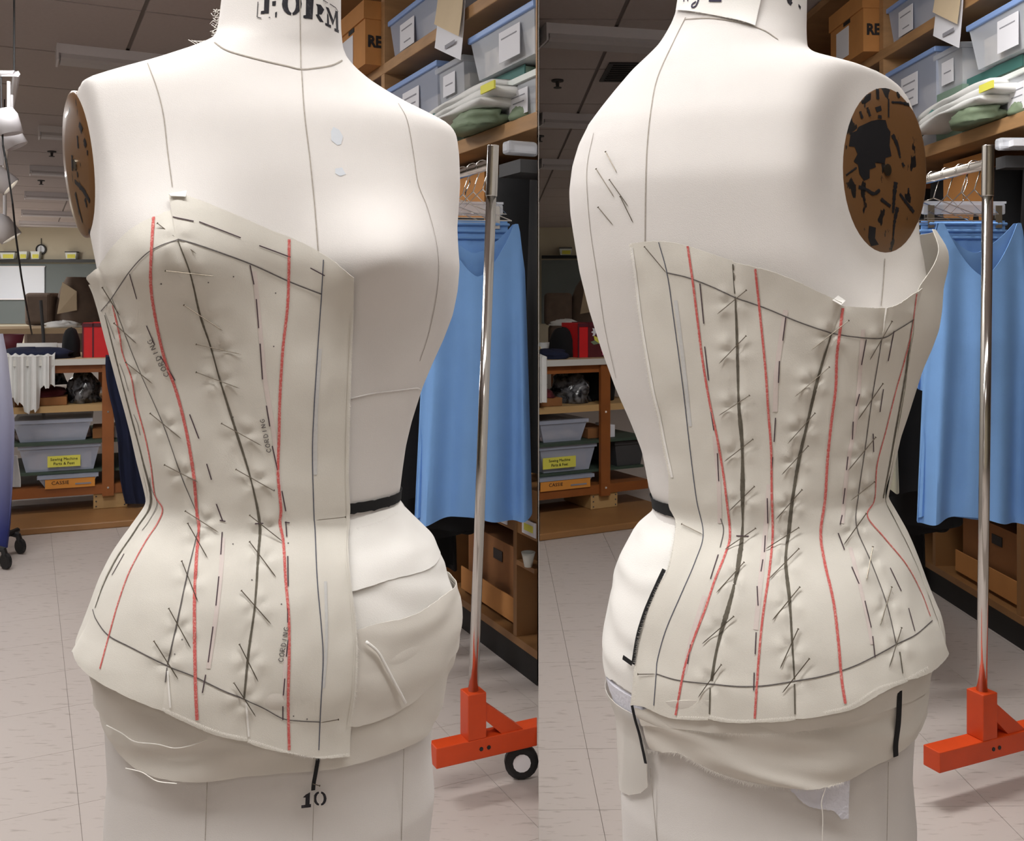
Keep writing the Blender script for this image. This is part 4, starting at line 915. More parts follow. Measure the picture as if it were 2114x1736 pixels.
# ------------------------------------------------------------------ dress forms
class Body:
    NZ, NT = 260, 200
    def __init__(s, cpx, left, right, toward, away, bumps=(), plate=None, z0=.575, z1=1.505, n=2.25, D=1.0):
        xc = (cpx - CX0) / F * D; a = math.atan2(xc, D)
        s.c = np.array([xc, D]); s.r = np.array([math.cos(a), -math.sin(a)]); s.w = np.array([-math.sin(a), -math.cos(a)])
        s.zs = np.linspace(z0, z1, s.NZ); s.th = np.arange(s.NT) * 2 * math.pi / s.NT
        ip = lambda pr: np.interp(s.zs, [p[0] for p in sorted(pr)], [p[1] for p in sorted(pr)])
        g = np.exp(-(np.arange(-9, 10) / 3.0) ** 2); g /= g.sum()
        sm = lambda v: np.convolve(np.pad(v, 9, mode='edge'), g, 'valid')
        Df, Db = sm(ip(toward)), sm(ip(away))
        ly, lx = np.array([p[0] for p in left]), np.array([p[1] for p in left]); ry, rx = np.array([p[0] for p in right]), np.array([p[1] for p in right])
        cen = np.zeros(s.NZ); A = np.full(s.NZ, .17)
        ct, st = np.cos(s.th), np.sin(s.th)
        sx = np.sign(ct) * np.abs(ct) ** (2 / n); sy = np.sign(st) * np.abs(st) ** (2 / n)
        def make():
            X = cen[:, None] + A[:, None] * sx[None]; Y = np.where(sy > 0, Df[:, None], Db[:, None]) * sy[None]
            for bx, bz, wx, wz, am in bumps:
                Y = Y + am * np.exp(-((X - bx) / wx) ** 2 - ((s.zs[:, None] - bz) / wz) ** 2) * np.clip(sy, 0, 1)[None] ** .5
            xy = s.c + X[..., None] * s.r + Y[..., None] * s.w
            return np.concatenate([xy, np.repeat(s.zs[:, None, None], s.NT, 1)], 2)
        for it in range(14):
            P = make(); px = P[..., 0] / P[..., 1] * F + CX0; py = HY - (P[..., 2] - CAMZ) / P[..., 1] * F
            i0, i1 = px.argmin(1), px.argmax(1); k = np.arange(s.NZ)
            tl, tr = np.interp(py[k, i0], ly, lx), np.interp(py[k, i1], ry, rx)
            el, er = tl - px[k, i0], tr - px[k, i1]
            cen = cen + (el + er) / 2 / F * .8; A = np.maximum(.01, A + (er - el) / 2 / F * .8)
        cen, A = (sm(cen) * .35 + cen * .65), (sm(A) * .35 + A * .65)
        P = make()
        if plate is not None:
            p0, nr, hax, uax, hw_, hh_ = plate
            d = (P - p0) @ nr; kk = 1 / .0025
            rho = np.sqrt((((P - p0) @ hax) / hw_) ** 2 + (((P - p0) @ uax) / hh_) ** 2); win = np.clip((2.6 - rho) / 1.5, 0, 1); win = win * win * (3 - 2 * win)
            dn = -np.logaddexp(0, -d * kk) / kk + .0017
            P = P + ((np.minimum(d, dn) - d) * win)[..., None] * nr
        s.P = P; s.N = s.normals(P)
    @staticmethod
    def normals(P):
        du = np.roll(P, -1, 1) - np.roll(P, 1, 1); dv = np.gradient(P, axis=0)
        n = -np.cross(du, dv); n /= np.linalg.norm(n, axis=2, keepdims=True) + 1e-12
        return n
    def S(s, th, z, off=0.0):
        "surface points for arrays of angle and height"
        th, z = np.broadcast_arrays(np.asarray(th, float), np.asarray(z, float))
        fi = np.clip((z - s.zs[0]) / (s.zs[1] - s.zs[0]), 0, s.NZ - 1.001); i = fi.astype(int); u = (fi - i)[..., None]
        fj = (th / (2 * math.pi) * s.NT) % s.NT; j = fj.astype(int) % s.NT; v = (fj - np.floor(fj))[..., None]; j2 = (j + 1) % s.NT
        q = lambda G: (G[i, j] * (1 - u) + G[i + 1, j] * u) * (1 - v) + (G[i, j2] * (1 - u) + G[i + 1, j2] * u) * v
        n = q(s.N); n /= np.linalg.norm(n, axis=-1, keepdims=True)
        return q(s.P) + n * np.asarray(off)[..., None], n
    def bvh(s):
        if not hasattr(s, '_b'):
            V = s.P.reshape(-1, 3); fs = []
            for i in range(s.NZ - 1):
                for j in range(s.NT): fs.append((i * s.NT + j, i * s.NT + (j + 1) % s.NT, (i + 1) * s.NT + (j + 1) % s.NT, (i + 1) * s.NT + j))
            s._b = BVHTree.FromPolygons([tuple(v) for v in V], fs)
        return s._b
    def inv(s, px, py):
        "angle and height of the surface point seen at a pixel (nearest one on the outline if the pixel lies outside)"
        cpx = CX0 + s.c[0] / s.c[1] * F
        for k in range(120):
            x = px + (cpx - px) * k / 120.0
            hit = s.bvh().ray_cast(Vector((0, 0, CAMZ)), (W(x, py, 1.0) - Vector((0, 0, CAMZ))).normalized())
            if hit[0] is not None:
                i, j = divmod(hit[2], s.NT); p = np.array(hit[0]); a = s.P[i, j]; b = s.P[i, (j + 1) % s.NT]; c = s.P[i + 1, j]
                v = np.clip(np.dot(p - a, b - a) / np.dot(b - a, b - a), 0, 1); u = (p[2] - a[2]) / max(1e-9, c[2] - a[2])
                return (j + v) * 2 * math.pi / s.NT, s.zs[i] + np.clip(u, 0, 1) * (s.zs[1] - s.zs[0])
        raise RuntimeError('no hit %s %s' % (px, py))
    def mesh(s, name, m, parent, offs=None, i0=0, i1=None):
        P = s.P if offs is None else s.P + s.N * offs[:, None, None]
        P = P[i0:i1]; mb = MB(); mb.grid(P.tolist(), True); nn = s.NT; k = len(P)
        mb.f.append(tuple(range(nn - 1, -1, -1))); mb.f.append(tuple(range((k - 1) * nn, k * nn)))
        return child(mb.build(name, m, None, True), parent)
def ray(bv, px, py):
    h = bv.ray_cast(Vector((0, 0, CAMZ)), (W(px, py, 1.0) - Vector((0, 0, CAMZ))).normalized()); return (h[0], h[1]) if h[0] is not None else (None, None)
def face_cam(n, p): return n if n.dot(Vector((0, 0, CAMZ)) - p) > 0 else -n
def strip(bv, pts, wpx, m, name, root, lift=.0005, step=6.0, wvar=0.0, seed=0):
    "a drawn or sewn line lying on a surface; wpx may be a list along the line"
    L = smooth_px(pts, step); H = []
    for p in L:
        a, nn = ray(bv, p[0], p[1])
        if a is not None: H.append((a, face_cam(nn, a)))
    if len(H) < 2: return None
    vs, fs = [], []
    for i, (p, nn) in enumerate(H):
        t = H[min(i + 1, len(H) - 1)][0] - H[max(0, i - 1)][0]
        if t.length < 1e-7: t = Vector((0, 0, 1))
        sd = nn.cross(t).normalized()
        w = (np.interp(i / max(1, len(H) - 1), np.linspace(0, 1, len(wpx)), wpx) if isinstance(wpx, (list, tuple)) else wpx)
        w = w * (1 + wvar * noise.noise(Vector((i * .7, seed, 0)))) / F * p.y * .5
        vs += [p + nn * lift - sd * w, p + nn * (lift + .0002), p + nn * lift + sd * w]
    for i in range(len(H) - 1):
        a = i * 3; fs += [(a, a + 1, a + 4, a + 3), (a + 1, a + 2, a + 5, a + 4)]
    mb = MB(); mb.add(vs, fs); return child(mb.build(name, m, None, True), root)
def cord(bv, pts, rpx, m, name, root, lift=.001, step=6.0):
    H = []
    for p in smooth_px(pts, step):
        a, nn = ray(bv, p[0], p[1])
        if a is not None: H.append(a + face_cam(nn, a) * lift)
    if len(H) < 2: return None
    o = MB().tube(H, rpx / F, 6).build(name, m, None, True); return child(o, root) if root else o
def decal(bv, polys, m, name, root, lift=.0003):
    "flat print: pixel polygons laid on a surface"
    for poly in polys:
        bm = bmesh.new(); vs = [bm.verts.new((x, y, 0)) for x, y in poly]; bm.faces.new(vs)
        bmesh.ops.triangulate(bm, faces=bm.faces); 
        for _ in range(2): bmesh.ops.subdivide_edges(bm, edges=[e for e in bm.edges if e.calc_length() > 6], cuts=1, use_grid_fill=False); bmesh.ops.triangulate(bm, faces=bm.faces)
        ok = True
        for v in bm.verts:
            a, nn = ray(bv, v.co.x, v.co.y)
            if a is None: ok = False; break
            v.co = a + face_cam(nn, a) * lift
        if ok:
            me = bpy.data.meshes.new(name); bm.to_mesh(me); me.materials.append(m); o = bpy.data.objects.new(name, me); C.objects.link(o); child(o, root)
        bm.free()
def pins(bv, lst, label, group, lift=.0016):
    for (a, b) in lst:
        pa, na = ray(bv, *a); pb, nb = ray(bv, *b)
        if pa is None or pb is None: continue
        pa = pa + face_cam(na, pa) * (lift + .0012); pb = pb + face_cam(nb, pb) * lift
        d = (pb - pa); L = d.length; d.normalize(); mb = MB()
        mb.tube([pa, pa + d * (L - .003), pb], [.00042, .00042, .0001], 6)
        mb.tube([pa - d * .0006, pa - d * .0002, pa + d * .0004], [.0005, .0011, .0005], 8)
        o = mb.build('straight_pin', steel, None, False); tag(o, label, 'pin', group)
def panels(T, seams, tops, bots, names, root, m, pinc, offb=.002, ns=44, nz=150, free=(), thick=.0006, flare=0.0, seed=0.0, lifts=None):
    """cut-and-pinned cloth panels on surface T. seams: pixel polylines (or ('back', angle) pairs) from top to bottom,
    tops/bots: pixel polylines of the raw edges for each panel"""
    allV, allF = [], []
    def edge(poly): return [T.inv(*p) for p in smooth_px(poly, 10)]
    th_un = lambda t, ref: ref + ((t - ref + math.pi) % (2 * math.pi) - math.pi)
    S = []
    for sm_ in seams:
        if isinstance(sm_, tuple) and sm_[0] == 'back':
            base = S[sm_[1]]; S.append((base[0] + sm_[2], base[1].copy()))
        else:
            q = edge(sm_); th = np.array([a for a, _ in q]); z = np.array([b for _, b in q]); th = np.unwrap(th)
            o = np.argsort(z); S.append((th[o], z[o]))
    pin_uv = np.array([T.inv((a[0] + b[0]) / 2, (a[1] + b[1]) / 2) for a, b in pinc]) if pinc else np.zeros((0, 2))
    pin_p = T.S(pin_uv[:, 0], pin_uv[:, 1])[0] if len(pin_uv) else np.zeros((0, 3))
    for k, nm in enumerate(names):
        L, Rr = S[k], S[k + 1]
        te, be = [T.inv(*p) for p in smooth_px(tops[k], 10)], [T.inv(*p) for p in smooth_px(bots[k], 10)]
        u = np.linspace(0, 1, ns)
        def prof(ed):
            n_ = len(ed); return np.interp(u, np.linspace(0, 1, n_), [b for _, b in ed])
        zt, zb = prof(te), prof(be)
        v = np.linspace(0, 1, nz)[:, None]; z = zb[None] + (zt - zb)[None] * v
        tL = np.interp(z, L[1], L[0]); tR = np.interp(z, Rr[1], Rr[0]); tR = tL + ((tR - tL + math.pi) % (2 * math.pi) - math.pi)
        th = tL + (tR - tL) * u[None]
        P0, n0 = T.S(th, z)
        wl = np.linalg.norm(P0[:, -1] - P0[:, 0], axis=1)[:, None]
        dl, dr = u[None] * wl, (1 - u)[None] * wl
        off = np.full(z.shape, offb)
        if k not in free and (k, 'l') not in free: off = off - offb * .8 * np.exp(-(dl / .0045) ** 2)
        if (k, 'r') not in free: off = off - offb * .8 * np.exp(-(dr / .0045) ** 2)
        nzv = np.array([[noise.noise(Vector((p[0] * 22 + seed, p[1] * 22, p[2] * 15))) + .5 * noise.noise(Vector((p[0] * 50, p[1] * 50 + seed, p[2] * 34))) for p in row] for row in P0])
        off = off + .0017 * nzv
        for pp in pin_p:
            dd = np.linalg.norm(P0 - pp, axis=2); off = off - .0018 * np.exp(-(dd / .0045) ** 2) + .0006 * np.exp(-((dd - .011) / .005) ** 2)
            ve = P0 - pp; ph = np.arctan2(ve[..., 2], ve[..., :2] @ T.r); off = off + .0009 * np.exp(-(dd / .017) ** 2) * (1 - np.exp(-(dd / .004) ** 2)) * np.cos(4 * ph + 1 + 7 * pp[2])
        edge_b = np.clip((.10 - v) / .10, 0, 1); edge_t = np.clip((v - .9) / .1, 0, 1)
        off = np.maximum(off, .0006) + flare * edge_b ** 1.5
        if lifts and k in lifts: off = off + lifts[k] * edge_t ** 1.3
        P = P0 + n0 * off[..., None]
        fray = np.array([noise.noise(Vector((i * 3.3, k * 7.0, seed))) for i in range(ns)]) * .0007
        P[0, :, 2] += fray; P[-1, :, 2] += fray
        mb = MB(); mb.grid(P.tolist()); o = child(mb.build(nm, m, None, True, fix=False), root)
        me = o.data
        cc = Vector((float(T.c[0]), float(T.c[1]), 0)); pc = me.polygons[len(me.polygons) // 2]
        nn_ = pc.normal.copy(); dirv = Vector((pc.center.x - cc.x, pc.center.y - cc.y, 0))
        if nn_.dot(dirv) < 0: me.flip_normals()
        solid(o, thick)
        b = len(allV); allV += [tuple(x) for row in P for x in row]
        for i in range(nz - 1):
            for j in range(ns - 1): a = b + i * ns + j; allF.append((a, a + 1, a + ns + 1, a + ns))
    return BVHTree.FromPolygons(allV, allF), S
def band(B, zlo, zhi, off, name, m, root, nt=200, nz=40, th0=0, th1=2 * math.pi, noise_amp=.0015, seed=0.0, thick=.0008, drape=0.0, sc=(16, 16, 30)):
    "cloth wound round the form between two heights given as functions of the angle"
    th = np.linspace(th0, th1, nt); v = np.linspace(0, 1, nz)[:, None]
    a, b = np.array([zlo(t) for t in th])[None], np.array([zhi(t) for t in th])[None]; z = a + (b - a) * v; T2 = np.repeat(th[None], nz, 0)
    P0, n0 = B.S(T2, z)
    nv = np.array([[noise.noise(Vector((p[0] * sc[0] + seed, p[1] * sc[1], p[2] * sc[2]))) for p in row] for row in P0])
    wv = drape * np.sin((P0[..., 2] * 150) + 5 * np.sin(T2 * 2 + seed) + 3 * nv)
    o_ = off + noise_amp * nv + wv
    P = P0 + n0 * o_[..., None]
    fr = np.array([noise.noise(Vector((i * 1.7, seed, 0))) for i in range(nt)]) * .0016; P[0, :, 2] += fr; P[-1, :, 2] += fr * .6
    mb = MB(); mb.grid(P.tolist()); o = child(mb.build(name, m, None, True, fix=False), root) if root else mb.build(name, m, None, True, fix=False)
    me = o.data; pc = me.polygons[len(me.polygons) // 2]
    if pc.normal.dot(Vector((pc.center.x - B.c[0], pc.center.y - B.c[1], 0))) < 0: me.flip_normals()
    solid(o, thick)
    return o, P
def edge_fn(B, pts, default):
    q = [B.inv(*p) for p in smooth_px(pts, 14)]; th = np.unwrap([a for a, _ in q]); z = np.array([b for _, b in q]); o = np.argsort(th); th, z = th[o], z[o]
    def f(t):
        m_ = (th[0] + th[-1]) / 2; t = m_ + ((t - m_ + math.pi) % (2 * math.pi) - math.pi)
        if t < th[0] or t > th[-1]:
            gap = 2 * math.pi - (th[-1] - th[0]); g_ = (t - th[-1]) / gap if t > th[-1] else 1 - (th[0] - t) / gap; g_ = g_ * g_ * (3 - 2 * g_); return float(z[-1] + (z[0] - z[-1]) * g_)
        return float(np.interp(t, th, z))
    return f
def fray(bv, pts, root, name='frayed_threads', lpx=7, dens=2.2, ang=90, m=None, wob=40, lift=.0008, seed=1, rpx=.8):
    rnd = random.Random(seed); mb = MB(); L = smooth_px(pts, dens)
    for i in range(len(L) - 1):
        p = L[i]; t = L[i + 1] - L[i]; t = t / (np.linalg.norm(t) + 1e-9); a = R(ang + rnd.uniform(-wob, wob)); l = lpx * rnd.uniform(.3, 1.2)
        d = np.array([t[0] * math.cos(a) - t[1] * math.sin(a), t[0] * math.sin(a) + t[1] * math.cos(a)])
        h0, n0 = ray(bv, *(p - d * 2))
        if h0 is None: continue
        sc_ = h0.y / F; side = Vector((d[0] * sc_, 0, -d[1] * sc_)); n0 = face_cam(n0, h0)
        b = h0 + n0 * lift; tip = b + side * (l + 2) + n0 * .001; w = Vector((-d[1] * sc_, 0, -d[0] * sc_)) * rpx * .5
        mb.add([b - w, b + w, tip], [(0, 1, 2)])
    if mb.f:
        o = mb.build(name, m or thread, None, False, fix=False); o['kind'] = 'stuff'; return child(o, root)
def plate_geo(px, py, d, hw, hh, vis, side, tilt=0.0):
    "arm plate: centre, outward normal, horizontal and upright axes"
    c = W(px, py, d); v = Vector((c.x, c.y, 0)).normalized(); p = Vector((v.y, -v.x, 0)); b = math.asin(vis / hw)
    if side < 0: h = v * math.cos(b) - p * math.sin(b)
    else: h = v * math.cos(b) + p * math.sin(b)
    up = (Vector((0, 0, 1)) + p * tilt).normalized(); nr = h.cross(up).normalized()
    if nr.dot(-c + Vector((0, 0, CAMZ))) < 0: nr = -nr
    return c, nr, h, up
def arm_plate(g, hw, hh, root, name='arm_plate'):
    c, nr, h, up = g; mb = MB(); rings = []; N_ = 48
    for rr, off in ((1.0, -.004), (1.0, .0008), (.96, .002), (.7, .0032), (.35, .0038), (.05, .004)):
        rings.append([c + nr * off + h * (hw * rr * math.cos(k / N_ * 2 * math.pi)) + up * (hh * rr * math.sin(k / N_ * 2 * math.pi)) for k in range(N_)])
    mb.grid([[tuple(p) for p in r] for r in rings], True); mb.f.append(tuple(range(N_))); mb.f.append(tuple(range(5 * N_, 6 * N_)))
    o = child(mb.build(name, platem, None, True), root); o['label'] = 'brown painted arm plate chipped to black'
    s = MB(); M = [c + nr * .004 + h * (.0045 * math.cos(k / 14 * 2 * math.pi)) + up * (.006 * math.sin(k / 14 * 2 * math.pi)) for k in range(14)]
    M2 = [p + nr * .0014 for p in M]; s.add(M + M2, [tuple(range(13, -1, -1)), tuple(range(14, 28))] + [(k, (k + 1) % 14, 14 + (k + 1) % 14, 14 + k) for k in range(14)])
    bvp = BVHTree.FromPolygons([tuple(p_) for r_ in rings for p_ in r_], [(i * N_ + k, i * N_ + (k + 1) % N_, (i + 1) * N_ + (k + 1) % N_, (i + 1) * N_ + k) for i in range(5) for k in range(N_)] + [tuple(range(5 * N_, 6 * N_))])
    so = s.build('plate_screw', steel, None); so.parent = o; so.matrix_parent_inverse = Matrix.Identity(4)
    return o, bvp
def stand(root, B, zb):
    x, y = B.c
    child(MB().tube([(x, y, .1), (x, y, zb + .02)], .016, 14).build('stand_pole', blackplastic, None, True), root)
    child(MB().lathe([(0, .09), (.05, .09), (.05, .13), (.02, .15), (0, .15)], (x, y, 0), 18).build('stand_hub', blackplastic, None, True), root)
    for k in range(4):
        a = R(45 + 90 * k); d = Vector((math.cos(a), math.sin(a), 0)); c = Vector((x, y, 0))
        child(MB().tube([c + d * .03 + Vector((0, 0, .12)), c + d * .14 + Vector((0, 0, .09)), c + d * .22 + Vector((0, 0, .05))], [.018, .014, .012], 8).build('stand_foot', blackplastic, None, True), root)
        w_ = c + d * .22; o = MB().lathe([(0, -.01), (.024, -.01), (.024, .01), (0, .01)], (0, 0, 0), 14, 'x').build('caster', blackplastic); o.location = (w_.x, w_.y, .0245); child(o, root)
def handwriting(bv, word, p0, p1, size, root, m=pencil, w=1.6):
    "strokes of capital letters set along a pixel line p0 -> p1"
    G = {'C': [[(.9, .8), (.5, 1), (.1, .6), (.1, .3), (.5, 0), (.9, .15)]], 'O': [[(.5, 1), (.1, .6), (.2, .1), (.7, 0), (.95, .5), (.7, .95), (.5, 1)]],
         'R': [[(.1, 0), (.15, 1), (.7, .95), (.75, .6), (.2, .5), (.85, 0)]], 'D': [[(.15, 0), (.15, 1), (.7, .8), (.85, .4), (.6, .05), (.15, 0)]],
         'I': [[(.4, 0), (.45, 1)]], 'N': [[(.1, 0), (.15, 1), (.75, .05), (.8, 1)]], 'G': [[(.9, .85), (.5, 1), (.1, .5), (.4, 0), (.85, .15), (.85, .45), (.55, .45)]]}
    p0, p1 = np.array(p0, float), np.array(p1, float); ax = (p1 - p0) / len(word); u = ax / np.linalg.norm(ax); upv = np.array([u[1], -u[0]])
    for i, ch in enumerate(word):
        for st in G[ch]: strip(bv, [tuple(p0 + ax * (i + .82 * x) + upv * (size * y)) for x, y in st], w, m, 'handwriting', root, .0006, 3.0)

# ---------------------------------------------------------------- form seen from the front
LA = [(-80, 462), (0, 457), (40, 452), (70, 447), (84, 440), (92, 424), (102, 396), (112, 362), (122, 330), (131, 300), (142, 255), (152, 218), (162, 183), (172, 158), (182, 146), (195, 140), (215, 136),
      (260, 135), (320, 138), (380, 144), (440, 155), (480, 165), (520, 178), (560, 190), (600, 202), (650, 214), (740, 240), (850, 268), (950, 292), (1025, 312), (1050, 312), (1090, 284), (1150, 240),
      (1200, 214), (1250, 198), (1300, 187), (1340, 183), (1380, 186), (1440, 195), (1500, 201), (1600, 206), (1736, 213), (1850, 216)]
RA = [(-80, 700), (0, 704), (60, 704), (100, 708), (118, 714), (132, 724), (150, 742), (170, 766), (190, 798), (210, 832), (230, 874), (245, 905), (255, 924), (265, 936), (280, 943), (320, 948), (380, 950),
      (430, 947), (470, 944), (510, 946), (550, 949), (600, 945), (650, 935), (700, 916), (750, 893), (800, 872), (870, 850), (920, 838), (970, 831), (1010, 826), (1030, 822), (1045, 834), (1075, 860),
      (1110, 895), (1150, 915), (1200, 933), (1240, 945), (1280, 948), (1340, 940), (1380, 928), (1430, 914), (1480, 906), (1560, 900), (1640, 897), (1736, 886), (1850, 880)]
toA = [(1.56, .056), (1.46, .056), (1.43, .058), (1.40, .068), (1.36, .083), (1.30, .096), (1.22, .106), (1.12, .097), (1.05, .089), (.985, .084), (.963, .081), (.95, .087), (.93, .1), (.90, .112), (.86, .119), (.82, .121), (.76, .114), (.68, .106), (.5, .102)]
awA = [(1.56, .05), (1.45, .055), (1.38, .08), (1.28, .1), (1.1, .09), (.97, .08), (.88, .11), (.8, .12), (.5, .115)]
PLA = plate_geo(165, 340, .985, .058, .0745, .0138, -1, -.10)
bumpsA = [(-.098, 1.225, .062, .058, .034), (.125, 1.222, .062, .050, .044)]
BA = Body(560, LA, RA, toA, awA, bumpsA, (*[np.array(v) for v in PLA], .058, .0745))
formA = empty('dress_form', (*BA.c, 0), 0, 'linen dress form showing its front, with the stamped number 10 below the hip', 'dress form')
hipoff = lambda B: -.006 * np.clip((.962 - B.zs) / .02, 0, 1) * np.clip((B.zs - .66) / .05, 0, 1)
torsoA = BA.mesh('torso', linen, formA, hipoff(BA)); stand(formA, BA, BA.zs[0])
_, bvp = arm_plate(PLA, .058, .0745, formA)
for pts, w in (([(164, 256), (170, 270)], 7), ([(160, 280), (162, 306)], 4), ([(174, 288), (178, 302)], 6), ([(181, 310), (181, 320)], 3), ([(155, 374), (172, 392), (186, 416)], [4, 6, 5]), ([(156, 398), (163, 430), (171, 460)], [6, 4, 3]), ([(176, 410), (180, 428)], [7, 3]), ([(149, 320), (150, 352)], 5), ([(160, 355), (161, 366)], 4)):
    strip(bvp, pts, [2.2 * x for x in w] if isinstance(w, list) else w * 2.2, chipblack, 'paint_chip', formA, .0004, 3, .7, pts[0][0])
bA = BA.bvh()
for pts, w in (([(622, 141), (628, 230), (640, 330), (650, 430), (657, 520)], 2.2), ([(305, 131), (325, 185), (338, 240), (346, 310), (356, 386)], 2), ([(822, 214), (840, 248), (852, 310), (863, 380), (882, 430), (900, 500), (905, 560), (899, 620), (884, 690), (866, 745)], 1.6),
               ([(443, 88), (470, 105), (530, 122), (590, 136), (621, 143), (650, 141), (685, 135), (706, 125)], 3), ([(619, 0), (620, 70), (621, 141)], 2), ([(428, 1613), (424, 1734)], 1.8), ([(648, 1640), (645, 1734)], 1.4), ([(833, 1545), (828, 1734)], 1.8)):
    strip(bA, pts, w, seam_grey, 'seam', formA, .0006)
decal(bA, [[(688, 262), (700, 268), (708, 282), (704, 298), (696, 300), (684, 290), (683, 272)], [(692, 348), (706, 346), (714, 360), (702, 364), (692, 358)]], blueblob, 'chalk_stain', formA)
# stamped letters on the neck and the size below the hip
def ring_poly(cx, cy, ro, ri, a0, a1, n_=9):
    o_ = [(cx + ro[0] * math.cos(R(a)), cy + ro[1] * math.sin(R(a))) for a in np.linspace(a0, a1, n_)]; i_ = [(cx + ri[0] * math.cos(R(a)), cy + ri[1] * math.sin(R(a))) for a in np.linspace(a1, a0, n_)]
    return o_ + i_
stampA = [[(546, -14), (557, -14), (555, 28), (545, 28)], [(539, 23), (546, 22), (546, 29), (538, 29)], [(562, 3), (570, 2), (569, 12), (562, 12)], [(568, 26), (572, 24), (571, 36), (568, 36)],
          ring_poly(603, 8, (21, 24), (9, 19), 97, 263), ring_poly(602, 8, (21, 24), (9, 19), -83, 83),
          [(632, -12), (648, -12), (645, 40), (631, 38)], [(626, 32), (632, 31), (632, 39), (626, 37)],
          [(652, 8), (662, 10), (669, 20), (664, 30), (655, 30), (660, 22), (655, 14)], [(651, 30), (658, 30), (668, 46), (660, 45)],
          [(672, 14), (678, 16), (689, 44), (687, 52)], [(675, 26), (678, 33), (679, 51), (675, 50)], [(671, 47), (683, 52), (683, 58), (671, 52)], [(687, 52), (688, 44), (692, 24), (694, 30)], [(692, 22), (697, 24), (698, 62), (694, 60)], [(690, 58), (699, 62), (699, 68), (690, 64)]]
decal(bA, stampA, ink, 'stamped_letter', formA)
for seg in (((533, 4), (531, 36)), ((532, 36), (540, 38)), ((555, 36), (558, 36)), ((666, 0), (676, 6)), ((680, 8), (692, 16)), ((692, 16), (697, 24))): strip(bA, list(seg), 1.6, ink, 'stamp_outline', formA, .0006, 3)
decal(bA, [[(631, 1640), (640, 1635), (639, 1662), (630, 1663)], [(622, 1662), (642, 1659), (642, 1666), (622, 1668)], [(625, 1646), (631, 1640), (631, 1646)],
           ring_poly(660, 1648, (13, 15), (7, 11), 100, 260), ring_poly(661, 1648, (13, 15), (7, 11), -80, 80)], ink, 'stamped_number', formA)
cord(bA, [(722, 823), (770, 812), (820, 806), (862, 801), (868, 806)], 1.6, linen, 'cloth_ridge', formA, .0006)

# hip padding and cloth wound round the hips
gA = 'on the front-turned form'
def wavez(base, amp, k, ph): return lambda t: base + amp * math.sin(k * t + ph) + amp * .5 * math.sin(2.3 * k * t + ph * 2)
padA, _ = band(BA, wavez(.80, .006, 3, 1), wavez(.958, .002, 5, 0), -.0018, 'hip_pad', padcloth, None, noise_amp=.002, seed=2.0, drape=.0006, thick=.003)
tag(padA, 'thick white hip padding under the cut edge of the toile ' + gA, 'padding')
uA, _ = band(BA, wavez(.908, .004, 3, .5), wavez(.968, .002, 4, .3), .0006, 'waist_wrap', padcloth, None, noise_amp=.0016, seed=5.0, drape=.0005)
tag(uA, 'frayed white muslin strip wound below the black waist tape ' + gA, 'muslin')
wrapA, _ = band(BA, edge_fn(BA, [(206, 1470), (215, 1500), (250, 1562), (290, 1590), (340, 1606), (430, 1612), (530, 1600), (610, 1592), (690, 1584), (770, 1566), (830, 1545), (870, 1525), (893, 1495), (905, 1462)], .72),
                edge_fn(BA, [(200, 1340), (400, 1420), (600, 1420), (735, 1330), (850, 1290), (925, 1240)], .86), .0012, 'muslin_wrap', wrapcloth, None, noise_amp=.0022, seed=9.0, drape=.0009)
tag(wrapA, 'crumpled muslin strip wound round the hips above the number 10', 'muslin')
wrap2A, _ = band(BA, edge_fn(BA, [(200, 1395), (230, 1425), (270, 1466), (330, 1478), (420, 1484), (560, 1500), (735, 1495), (830, 1460), (900, 1400), (925, 1360)], .79),
                 edge_fn(BA, [(200, 1340), (400, 1380), (600, 1380), (735, 1300), (850, 1270), (930, 1215)], .87), .003, 'muslin_strip', wrapcloth, None, noise_amp=.002, seed=12.0, drape=.0006)
tag(wrap2A, 'upper muslin strip wound over the padded hips ' + gA, 'muslin')
bWA = BA.bvh()
def over(px_list, **k): pass
tp, _ = band(BA, lambda t: .9715, lambda t: .982, .0022, 'waist_tape', black_tape, None, nz=4, noise_amp=.0004); tag(tp, 'black tape tied round the waist ' + gA, 'tape')

# ---- toile
TLA = [(-80, 470), (380, 150), (480, 163), (540, 178), (572, 176), (585, 185), (600, 193), (640, 205), (700, 220), (740, 231), (800, 247), (850, 261), (900, 274), (950, 285), (1000, 298), (1032, 306), (1046, 304), (1090, 272),
       (1150, 231), (1200, 206), (1250, 188), (1290, 173), (1340, 155), (1380, 155), (1450, 165), (1600, 175), (1850, 180)]
TRA = [(y, x + 4) for y, x in RA]
TA = Body(560, TLA, TRA, [(z, d + .003) for z, d in toA], awA, bumpsA, None)
toileA = empty('corset_toile', (*BA.c, 1.0), 0, 'cream calico half corset toile pinned over the bust ' + gA, 'corset toile')
S1 = [(176, 578), (195, 605), (212, 650), (236, 745), (265, 855), (290, 950), (307, 1035), (278, 1090), (238, 1150), (210, 1205), (192, 1255), (176, 1300), (158, 1345)]
S2 = [(204, 553), (232, 617), (262, 700), (291, 772), (337, 876), (376, 986), (410, 1072), (404, 1115), (386, 1190), (366, 1285), (346, 1372), (340, 1462)]
S3 = [(350, 402), (367, 495), (393, 566), (413, 650), (434, 712), (456, 790), (486, 886), (517, 986), (536, 1080), (533, 1150), (526, 1252), (514, 1340), (504, 1441), (511, 1524)]
S4 = [(733, 570), (729, 640), (724, 740), (720, 860), (718, 980), (721, 1060), (719, 1150), (731, 1250), (737, 1330), (734, 1420), (723, 1500), (719, 1556)]
